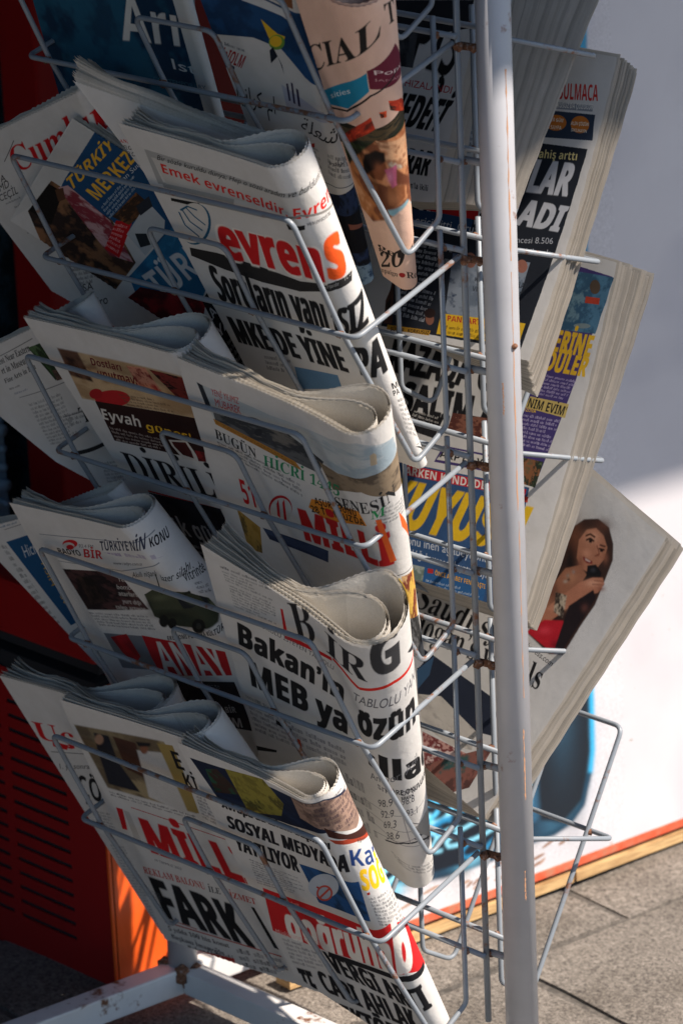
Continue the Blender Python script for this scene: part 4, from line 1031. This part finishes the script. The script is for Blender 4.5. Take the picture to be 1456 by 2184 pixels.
for row in range(-3, 8):
    u0 = J0 + row * .42; off = {-1: .445, 0: .275}.get(row, rnd.uniform(0, .6))
    for k in range(-5, 6): slab(u0, u0 + .42, off + (k - 1) * .62, off + k * .62, rnd)

# ---------------- advertising board ----------------
board = empty('advertising_board', 'white advertising board with a blue water bottle print standing behind the rack', 'advertising board', (-.40083, .073, GZ0))
BL_, BH = 1.75, 1.5
def bpt(u, v, o=0.): return Vector((-.40083, .073, GZ0)) + Vector(BD) * u + Vector((0, 0, v)) + Vector(BN) * o
CB = Canvas(1400, 1200, 'dfdcda', 5); CB.res = 800
def bq(*p): return [((u + 350) / BL_, 1000 - v / BH) for u, v in p]     # mm on the board -> canvas units
CB.photo(['bfbdc1', 'c8c6c9', 'b7b6bc', 'c4c2c6'], [(0, 0), (1000, 0), (1000, 1000), (0, 1000)], 8)
bottle = bq((471, 1072), (463, 780), (462, 472), (455, 205), (456, 150), (453, 123), (441, 88), (420, 72), (396, 66), (356, 66), (300, 62), (240, 64), (187, 72), (130, 90), (90, 124), (60, 220), (60, 1072))
CB.poly('1a3a50', bottle)
rb_ = np.random.default_rng(3)
for k in range(70):      # refractions: long soft vertical streaks inside the water bottle
    u, v = rb_.uniform(80, 440), rb_.uniform(75, 500); c_ = ['0a1620', '12293a', '245672', '4a8cab', '16303f', '0a131c'][rb_.integers(6)]
    CB.glow(c_, bq((u, v))[0], (rb_.uniform(3, 12), 0), (rb_.uniform(-3, 3), rb_.uniform(14, 60)), rb_.uniform(.3, .8))
for k in range(60):      # caustics near its base
    u, v = rb_.uniform(90, 340), rb_.uniform(66, 130); c_ = ['7cc4de', '14678f', '0a2030', '2f86ac', '060f18', '06121c'][rb_.integers(6)]
    CB.glow(c_, bq((u, v))[0], (rb_.uniform(4, 13), rb_.uniform(-3, 3)), (rb_.uniform(-3, 3), rb_.uniform(3, 9)), .8)
CB.poly('0b1722', bq((376, 330), (447, 300), (450, 150), (440, 98), (408, 78), (378, 90))); CB.glow('2a4f66', bq((412, 220))[0], (12, 0), (0, 50), .7)
CB.poly('27526e', bq((300, 330), (372, 330), (374, 92), (330, 82), (300, 120))); CB.glow('0a1620', bq((328, 200))[0], (9, 0), (0, 60), .8); CB.glow('7fb2c8', bq((395, 318))[0], (26, 4), (2, 9), .8)
CB.poly('081320', bq((95, 150), (170, 175), (290, 165), (330, 100), (270, 72), (160, 80), (110, 104)))
for k in range(16):      # bright caustic loops on the dark base of the bottle
    u0_ = rb_.uniform(105, 290); v0_ = rb_.uniform(78, 150); w_ = rb_.uniform(12, 45); h_ = rb_.uniform(5, 22)
    CB.line(['4fb6e2', '8fdcf6', '1c7fb0', '2f9ccc'][rb_.integers(4)], bq(*[(u0_ + w_ * math.cos(a_), v0_ + h_ * math.sin(a_ + .4)) for a_ in np.linspace(rb_.uniform(0, 3), rb_.uniform(3.5, 6), 9)]), rb_.uniform(3, 8))
CB.line('9fdcf2', bq((352, 190), (368, 206), (372, 190), (360, 100), (347, 92), (350, 150), (352, 190)), 9)
CB.glow('2c6a8a', bq((361, 150))[0], (4, 0), (0, 26), .8)
CB.line('2fa6d6', bq((452, 470), (455, 205), (455, 150), (451, 124)), 7); CB.line('123a50', bq((449, 125), (439, 91), (420, 75), (396, 69), (356, 69)), 8)
CB.poly('1a8ab0', bq((455, 1072), (471, 1072), (463, 780), (462, 472), (455, 472)))
CB.poly('101c28', bq((60, 1072), (455, 1072), (452, 480), (60, 480)))
CB.soften(bq((0, 1100), (500, 1100), (500, 40), (0, 40)), 1)
for k in range(60):
    u, v = rnd.uniform(250, 1300), rnd.uniform(20, 330); w = rnd.uniform(1, 4.5)
    CB.ell(rnd.choice(['a89a90', 'bcb0a8', '94867c']), bq((u, v))[0], (w / BL_ * .6, rnd.uniform(-1, 1)), (0, w / BH * .3))
for k in range(14):
    u, v = rnd.uniform(160, 420), rnd.uniform(40, 62); CB.ell(rnd.choice(['8a6a58', 'a88a78']), bq((u, v))[0], (rnd.uniform(2, 9), -rnd.uniform(0, 2)), (0, 1.2))
m = mat('board_print', (.8, .8, .8), .45); t = nd(m, 'ShaderNodeTexImage'); t.image = CB.image('board_print'); n_ = noise(m, 5, 6, .6)
base(m, mix(m, 1., t.outputs[0], ramp(m, n_.outputs[0], [(.3, (.9, .9, .91)), (.65, (1, 1, 1))]).outputs[0], 'MULTIPLY'))
def board_part(name, u0, u1, v0, v1, o0, o1, m_, uv=False):
    V = [bpt(u, v, o) - board.location for o in (o0, o1) for (u, v) in ((u0, v0), (u1, v0), (u1, v1), (u0, v1))]
    Fc = [(4, 5, 6, 7), (3, 2, 1, 0), (0, 1, 5, 4), (1, 2, 6, 5), (2, 3, 7, 6), (3, 0, 4, 7)]
    o = mesh_obj(name, V, Fc, m_, board)
    if uv:
        ul = o.data.uv_layers.new(name='UVMap')
        for li, c in zip(range(4), ((.42 / BL_, .02), (1, .02), (1, 1), (.42 / BL_, 1))): ul.data[li].uv = c
    return o
board_part('panel', .07, -.35 + BL_, .030, BH, -.02, 0, m, True)
tv = ul = None
board_part('red_edge', .07, -.35 + BL_, .021, .030, -.02, .002, M_TRIM)
board_part('shadow_gap', .07, -.35 + BL_, .0155, .021, -.02, -.006, M_BLACK)
for (a_, b_) in ((.03, .42), (.424, 1.4)): board_part('batten', a_, b_, .0045, .0155, -.02, .004, M_WOOD)
board_part('foot_strip', .07, -.35 + BL_, 0, .0045, -.02, -.002, M_BLACK)

# ---------------- red cabinet with louvres ----------------
cab = empty('red_cabinet', 'red metal cabinet with slotted vents beside the foot of the rack', 'cabinet', (-.535, -.01, GZ0))
X0, X1, Z0, Z1 = -.62, 0., -.012, .352           # local: x left of the corner, z above ground
slots = []
for colx in ((-.158, -.066), (-.262, -.170), (-.366, -.274)):
    for k in range(16): slots.append((colx[0], colx[1], .283 - k * .0165 - .0085 * 0, .283 - k * .0165 + .0045))
xs = sorted({X0, X1, *[q for s_ in slots for q in s_[:2]]}); zs = sorted({Z0, .288 + .012, Z1 - .03, *[q for s_ in slots for q in s_[2:]]})
V, Fc, idx = [], [], {}
def vid(x, z):
    if (x, z) not in idx: idx[(x, z)] = len(V); V.append((x, 0, z))
    return idx[(x, z)]
for a_, b_ in zip(xs, xs[1:]):
    for c_, d_ in zip(zs, zs[1:]):
        mx_, mz_ = (a_ + b_) / 2, (c_ + d_) / 2
        if any(s_[0] < mx_ < s_[1] and s_[2] < mz_ < s_[3] for s_ in slots): continue
        Fc.append((vid(a_, c_), vid(b_, c_), vid(b_, d_), vid(a_, d_)))
fp = mesh_obj('front_panel', V, Fc, M_RED_SHADED, cab); so = fp.modifiers.new('s', 'SOLIDIFY'); so.thickness = .0015; so.offset = -1
box('vent_cavity', (-.31, .014, .17), (.60, .022, .34), M_BLACK, cab)
sp = box('side_panel', (-.0015, .0365, .163), (.003, .080, .351), M_RED_SUNLIT, cab)
box('lid', (-.31, .036, .395), (.622, .082, .062), M_RED_SHADED, cab, bev=.006)
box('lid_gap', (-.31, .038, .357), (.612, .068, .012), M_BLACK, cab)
box('back_panel', (-.31, .0765, .17), (.615, .003, .36), M_RED_SHADED, cab)
# ---------------- red fridge frame with dark glass behind, wire shelf ----------------
fr = empty('red_fridge', 'red drinks fridge with dark glass door in the shade at the far left', 'fridge', (-.93, .30, GZ0))
box('door_frame', (-.032, 0, .95), (.064, .05, 1.9), M_RED_SHADED, fr, bev=.004)
box('side_wall', (-.004, .34, .95), (.008, .62, 1.9), M_RED_SHADED, fr)
box('glass', (-.46, .012, .95), (.79, .006, 1.88), M_GLASS, fr)
box('door_frame', (-.886, 0, .95), (.064, .05, 1.9), M_RED_SHADED, fr, bev=.004)
box('back_wall', (-.46, .64, .95), (.92, .02, 1.9), M_BLACK, fr)
sh = empty('wire_shelf', 'dark slatted wire shelf low in the shade at the left edge', 'shelf', (-1.35, .30, -.55))
for k in range(9): tube('slat', [(-.30, -.06 + .0 * k, -.002 - .022 * k), (.36, -.06, -.002 - .022 * k)], .0045 if k % 3 else .0075, M_SHELF, sh, sides=8)
for x_ in (-.29, .34): box('leg', (x_, -.055, -.22), (.012, .012, .46), M_SHELF, sh)
# ---------------- shop wall and awning that shade the rack ----------------
wall = box('shop_wall', (-1.95, 0, .6), (.2, 9, 3.6), M_WALL); wall['kind'] = 'structure'; tag(wall, 'dark shop wall in deep shade behind the fridge', 'wall')
bm = bmesh.new()
def up(P): P = np.array(P); return P + np.array(sv) * ((1.6 - P[2]) / sv.z)     # where the sun ray through P meets the awning's height
A0 = up((.035, .014, -.045))[:2]; dA = up((-.3475, .615, -.648))[:2] - A0; dA = dA / np.hypot(*dA)
p0, p1 = A0 - dA * 5.0, A0 + dA * 5.0
q = [(p0[0], p0[1]), (p1[0], p1[1]), (-2.0, p1[1]), (-2.0, p0[1])]
V = [(x, y, 1.6 + (.0 if i < 2 else .55)) for i, (x, y) in enumerate(q)] + [(x, y, 1.603 + (.0 if i < 2 else .55)) for i, (x, y) in enumerate(q)]
aw = mesh_obj('awning', V, [(3, 2, 1, 0), (4, 5, 6, 7), (0, 1, 5, 4), (1, 2, 6, 5), (2, 3, 7, 6), (3, 0, 4, 7)], M_AWNING); aw['kind'] = 'structure'; tag(aw, 'shop awning above the newspaper rack', 'awning'); bm.free()

side = box('added_shade_wall', (-1.35, -.68, .4), (1.3, .10, 3.2), M_WALL); side['kind'] = 'structure'; tag(side, 'unseen dark wall added to dim the left of the rack', 'wall')  # out of view, added to keep skylight off the left-hand papers
# ---------------- the newspaper rack ----------------
rack = empty('newspaper_rack', 'grey wire newspaper rack with round steel posts and rust at its welds', 'newspaper rack', (.0305, .014, GZ0))
RO = Vector(rack.location)
def rp_(*p): return Vector(p) - RO
def rtube(name, pts, r, m_, **k): return tube(name, [Vector(p) - RO for p in pts], r, m_, rack, **k)
XF = -.410                                              # far end of the pockets
post = rtube('post', [(.0305, .014, -1.03), (.0305, .014, .62)], .0153, M_PAINT, sides=40)
rtube('post', [(-.458, .014, -1.03), (-.458, .014, .62)], .0153, M_PAINT, sides=32)
# square base tubes
def rbar(name, c, s, ang=0.): return box(name, Vector(c) - RO, s, M_TUBE, rack, rot=Matrix.Rotation(ang, 3, 'Z') if ang else None, bev=.0022)
rbar('base_tube', (-.212, .0140, -1.0415), (.464, .026, .026)); rbar('base_tube', (.25, .014, -1.0415), (.40, .026, .026))
for x_ in (-.458, .0305):
    rbar('foot_tube', (x_ + .0015, .014 + .008, -1.0425 + .0015), (.026, .60, .0285), -.09)
for x_, y_ in ((-.46, -.26), (-.432, .30), (.03, -.26), (.056, .30)): box('foot_pad', Vector((x_, y_, -1.066)) - RO, (.024, .024, .018), M_BLACK, rack)
def weld(p, s=.004, seed=0):
    bm = bmesh.new(); bmesh.ops.create_icosphere(bm, subdivisions=2, radius=s); r_ = random.Random(seed)
    for v in bm.verts: v.co = v.co * r_.uniform(.8, 1.2) + (Vector(p) - RO)
    me = bpy.data.meshes.new('weld'); bm.to_mesh(me); bm.free(); me.materials.append(M_RUST); o = bpy.data.objects.new('weld', me); col.objects.link(o); o.parent = rack
for x_ in (-.472, -.445): weld((x_, 0.001, -1.029), .0075, 3)
weld((-.4445, .018, -1.031), .007, 4); weld((-.4445, .000, -1.036), .007, 5); weld((-.463, .031, -1.028), .006, 7); weld((-.446, .006, -1.046), .006, 8)
for y_ in (0., .028):
    for x_ in ((0., XF) if y_ == 0 else (XF,)): rtube('frame_wire', [(x_, y_ + (.0 if y_ == 0 else .0), .60), (x_, y_, -.935)], .0030, M_WIRE)
def smallu(i):
    return (-.232, -.142, .058) if i == 0 else (-.228, -.138, .020)
for i in range(-1, 5):
    z = -PITCH * i
    for y_ in (0., .028):
        s = 1 if y_ else -1
        def Y(v): return y_ + s * v
        for dz in (.006, -.105): rtube('rail', [(.004, y_ + s * .0055, z + dz), (XF - .004, y_ + s * .0055, z + dz)], .0027, M_WIRE)
        rtube('pocket_hoop', [(0, Y(.006), z), (.0069, Y(.1395), z - .0424), (XF - .0069, Y(.1395), z - .0424), (XF, Y(.006), z)], .0025, M_WIRE, rad=.009)
        a, b = (-.022, -.392) if y_ else (-.0164, -.392); ez = .050 if y_ else .068
        leg = lambda x: [(x, Y(.0125), z + .0225), (x, Y(.0125), z - .1574), (x, Y(.0530), z - .1826), (x, Y(.134), z - .0424), (x, Y(.1868), z + ez)]
        rtube('pocket_wire', leg(a) + leg(b)[::-1], .0025, M_WIRE, rad=.010)
        c1, c2 = -.232, -.128
        lg = lambda x: [(x, Y(.0125), z + .0225), (x, Y(.0125), z - .1574), (x, Y(.0530), z - .1826), (x, Y(.134), z - .0424), (x, Y(.165), z + .022)]
        rtube('divider_wire', lg(c2) + lg(c1)[::-1], .0024, M_WIRE, rad=.012)
        k = i * 20 + (10 if y_ else 0)
        for x_ in (a, b, c1, c2): weld((x_, Y(.1368), z - .0430), .0040, k); k += 1
        for x_ in (a, b): weld((x_, Y(.009), z + .0055), .0034, k + 7); weld((x_, Y(.009), z - .105), .0030, k + 9)
    for dz in (-.004, -.105):
        for x_, xp in ((0., .0305), (XF, -.458)):
            rtube('bracket', [(x_, .004, z + dz), (x_ * .5 + xp * .5, .008, z + dz - .001), (xp, .014, z + dz - .002)], .0036, M_RUST if dz == -.004 else M_WIRE, sides=8)
    weld((.002, -.001, z - .004), .0046, i + 60); weld((.013, .006, z - .005), .0044, i + 70); weld((.002, .004, z - .106), .0038, i + 80)
# thin rust runs and a paint chip on the near post
for (ang, z0_, z1_, w_) in ((-8, -.02, -.19, .0006), (-8, -.20, -.42, .0005), (-5, -.43, -.60, .0004), (-10, -.63, -.70, .0006), (-48, -.30, -.33, .0005), (-20, -.77, -.80, .0006)):
    V, Fc = [], []; n = 26; r_ = random.Random(int(ang * 7 + z0_ * 1000))
    for k in range(n + 1):
        zz = z0_ + (z1_ - z0_) * k / n; a_ = R(ang) + r_.uniform(-.02, .02); w = w_ * r_.uniform(.2, 1.5) / .0155
        for q_ in (-w, w): V.append((.0305 + .01545 * math.cos(a_ + q_) - RO.x, .014 + .01545 * math.sin(a_ + q_) - RO.y, zz - RO.z))
        if k: Fc.append((2 * k - 2, 2 * k - 1, 2 * k + 1, 2 * k))
    mesh_obj('rust_run', V, Fc, M_STREAK, rack)
weld((.0305 + .0155 * math.cos(R(-4)), .014 + .0155 * math.sin(R(-4)), -.268), .0028, 99)

# ---------------- newspapers ----------------
M_NEWS = paper_mat('newsprint'); M_PAGES = paper_mat('page_edges', tint='d6cfc4', low=.62, rough_k=.08); M_PINK = paper_mat('pink_newsprint', tint='e3bfaa')
cin = Canvas(512, 512, 'cfcac1', 77)
for k in range(5): cin.micro('6a6a6a', [(40 + 190 * k, 30), (215 + 190 * k, 30), (215 + 190 * k, 960), (40 + 190 * k, 960)], 46)
M_INSIDE = paper_mat('inside_page', cin.image('inside_page'))
def strip(prof, top_off, p, s_cut=None, rows=22, zig=.0004, n_cols=None, s0=0., seed=0, z_=True):
    """extrude a plan profile function down the leaning pocket; returns verts, faces, per-vertex (arc fraction, t)"""
    V, UV = [], []; nc = None; H = LENH(p)
    for j in range(rows + 1):
        t = j / rows; a, e, W, r, d = left_frame(p, t); x, dd, s = prof(t, W, r); nc = len(x); fl = front_len(W, r)
        dd = dd * (1 + .9 * np.exp(-x / W * 7) * (1 - t) ** 2 + .16 * np.sin(x * 70 + p['lvl'] * 2 + t * 3) * np.exp(-((x / W - .3) / .3) ** 2) * (dd < .02))
        bw = bowd(x, W, p.get('bow', 0), t); row = np.empty((nc, 3)); tk = np.empty(nc)
        for par in (0, 1):
            z_ = zig if par else -zig; tt = t + (z_ / H if j in (0, rows) else 0); lift = top_off * (1 - np.clip(x[par::2] / W, 0, 1) * (p.get('fan', 0) > 0)) * max(0, 1 - t * 3)
            a2, e2, W2, r2, d2 = left_frame(p, tt); k = slice(par, None, 2)
            dep = d2 + dd[k] + p.get('tilt', 0) * np.maximum(x[k], 0) / W2 + bw[k]; xx = a2[0] + e2[0] * x[k]; hh = a2[1] + e2[1] * x[k] + lift
            row[k] = np.array([0, EY, EZ - PITCH * p['lvl']]) + xx[:, None] * EXN - NF * dep[:, None] + DN * hh[:, None]; tk[k] = tt
        V.extend(row); UV.extend(np.stack([s / fl, tk], 1))
    Fc = [(j * nc + k, (j + 1) * nc + k, (j + 1) * nc + k + 1, j * nc + k + 1) for j in range(rows) for k in range(nc - 1)]
    return V, Fc, UV, nc
def LENH(p):
    q = [np.array(v) for v in p['q']]; return float(np.hypot(*(q[3] - q[0])) + np.hypot(*(q[2] - q[1]))) / 2
def make_left(p):
    q = [np.array(v) for v in p['q']]; W0 = float(np.hypot(*(q[1] - q[0]))); H0 = LENH(p)
    root = empty('newspaper', p['label'], 'newspaper', group='newspapers in the wire rack', loc=tuple(lean_left(p['lvl'], (q[2][0] + q[3][0]) / 2, (q[2][1] + q[3][1]) / 2, p['d'][1])))
    RL = Vector(root.location); n = p['n']; dl = p.get('dl', .0009); TH = (2 * n + 2) * dl; pk = p.get('pk', .5)
    fl = front_len(W0, p['r'][0]); res = 2300
    C = Canvas(int(fl * res), int(H0 * res), p.get('base', 'd4d2ce'), p['lvl'] + 5); C.res = res; C.draw(p['art'])
    M = paper_mat('front_page', C.image('front_page'))
    inner = M_PINK if p.get('base') == 'e9c4ae' else M_NEWS
    def pr(t, W, r): return profile(W, r, 0., TH, pk, 90, 40, 30)
    V, Fc, UV, nc = strip(pr, 0., p, seed=1, zig=.0006)
    me = bpy.data.meshes.new('cover'); me.from_pydata([tuple(Vector(v) - RL) for v in V], [], Fc); me.materials.append(M); me.materials.append(inner)
    uvl = me.uv_layers.new(name='UVMap'); nl = len(me.loops); vi = np.empty(nl, int); me.loops.foreach_get('vertex_index', vi)
    U = np.array(UV)[vi]; U[:, 1] = 1 - U[:, 1]; uvl.data.foreach_set('uv', U.astype(np.float32).ravel())
    nfront = 90 + 40 - 1
    me.polygons.foreach_set('material_index', [0 if (f % (nc - 1)) < nfront else 1 for f in range(len(Fc))]); me.polygons.foreach_set('use_smooth', [True] * len(Fc)); me.update()
    o = bpy.data.objects.new('cover', me); col.objects.link(o); o.parent = root
    Vs, Fs, Us = [], [], []; rr = random.Random(p['lvl'] * 31 + int(q[0][0] * 1000))
    for k in range(1, n + 1):
        lo = rr.uniform(-.0015, .0022) + p.get('fan', 0) * -k / n; left = rr.uniform(-.0005, .003)
        wob = rr.uniform(.3, 1.3)
        def pk_(t, W, r, k=k, left=left, wob=wob):
            tight = n >= 6 and k > n * .55; rk = max((r * (.70 if tight else 1.)) - k * dl, .0012); x, d, s = profile(W - k * dl - (.09 * r if tight else 0), rk, k * dl, TH - k * dl, pk + .02 * math.sin(k * 2.1), 80, 30, 24)
            x = np.where(x < .01, x + left * (1 - x / .01), x); fr_ = np.arange(len(x)) > 112
            d = d + fr_ * .0012 * wob * np.sin(x / max(W, .01) * 9 + k) * (1 - t) * (x > .02); return x, d, s
        v, f, _, _ = strip(pk_, lo, p, rows=8, zig=.0006, seed=k)
        o_ = len(Vs); Vs += [Vector(x) - RL for x in v]; Fs += [tuple(a + o_ for a in g) for g in f]; Us += [(k * .137 + p['lvl'], 0)] * (4 * len(f))
    pg = mesh_obj('inner_pages', Vs, Fs, inner, root, smooth=True); pg['kind'] = 'stuff'; pg.data.uv_layers.new(name='UVMap').data.foreach_set('uv', np.array(Us, np.float32).ravel())
def make_right(p):
    q = [np.array(v) for v in p['q']]; W0 = float(np.hypot(*(q[1] - q[0])) + np.hypot(*(q[2] - q[3]))) / 2; H0 = LENH(p)
    root = empty('newspaper', p['label'], 'newspaper', group='newspapers in the wire rack', loc=tuple(lean_right(p['lvl'], q[2][0], q[2][1], p['d'][1])))
    RL = Vector(root.location); res = 2300
    C = Canvas(int(W0 * res), int(H0 * res), p.get('base', 'd4d2ce'), p['lvl'] + 55); C.res = res; C.draw(p['art'])
    M = paper_mat('front_page', C.image('front_page'), rough_k=.10)
    def sheet(k, jit, left, cols=14, rows=26, zig=.0004, curl=0.):
        V, UV = [], []
        for j in range(rows + 1):
            for i in range(cols + 1):
                s, t = i / cols, j / rows; tt = t + (jit / H0 if j == 0 else 0); ss = s + (left / W0) * s
                v = np.array(right_point(p, ss, tt, k)); c = max(0, (t - .72) / .28)
                v = v + np.array([-1, 0, 0]) * curl * c * c * s + NR * (-.0016 * math.sin(5 * s + 6 * t) * k * s + .0003 * math.sin(k * 97 + 9 * t) * s * (k > .1))
                if i == cols: v = v + np.array([zig if j % 2 else -zig, 0, 0])
                V.append(Vector(v) - RL); UV.append((s, 1 - t))
        Fc = [(j * (cols + 1) + i, (j + 1) * (cols + 1) + i, (j + 1) * (cols + 1) + i + 1, j * (cols + 1) + i + 1) for j in range(rows) for i in range(cols)]
        return V, Fc, UV
    V, Fc, UV = sheet(0, 0, 0)
    me = bpy.data.meshes.new('cover'); me.from_pydata([tuple(v) for v in V], [], Fc); me.materials.append(M)
    uvl = me.uv_layers.new(name='UVMap'); nl = len(me.loops); vi = np.empty(nl, int); me.loops.foreach_get('vertex_index', vi)
    uvl.data.foreach_set('uv', np.array(UV)[vi].astype(np.float32).ravel()); me.polygons.foreach_set('use_smooth', [True] * len(Fc)); me.update()
    o = bpy.data.objects.new('cover', me); col.objects.link(o); o.parent = root
    Vs, Fs, Us = [], [], []; rr = random.Random(p['lvl'] * 17 + p['n']); n = p['n']
    for k in range(1, n + 1):
        f_ = k / n; v, f, _ = sheet(f_, rr.uniform(-.004, .003), rr.uniform(-.0016, .0016) + .0012 * math.sin(k * .55), cols=8, rows=16, curl=p.get('curl', 0) * f_)
        o_ = len(Vs); Vs += v; Fs += [tuple(a + o_ for a in g) for g in f]; Us += [(k * .137 + p['lvl'], 0)] * (4 * len(f))
    pg = mesh_obj('inner_pages', Vs, Fs, M_PAGES, root, smooth=True); pg['kind'] = 'stuff'; pg.data.uv_layers.new(name='UVMap').data.foreach_set('uv', np.array(Us, np.float32).ravel())
for p in PAPERS:
    (make_left if p['side'] == 'L' else make_right)(p)
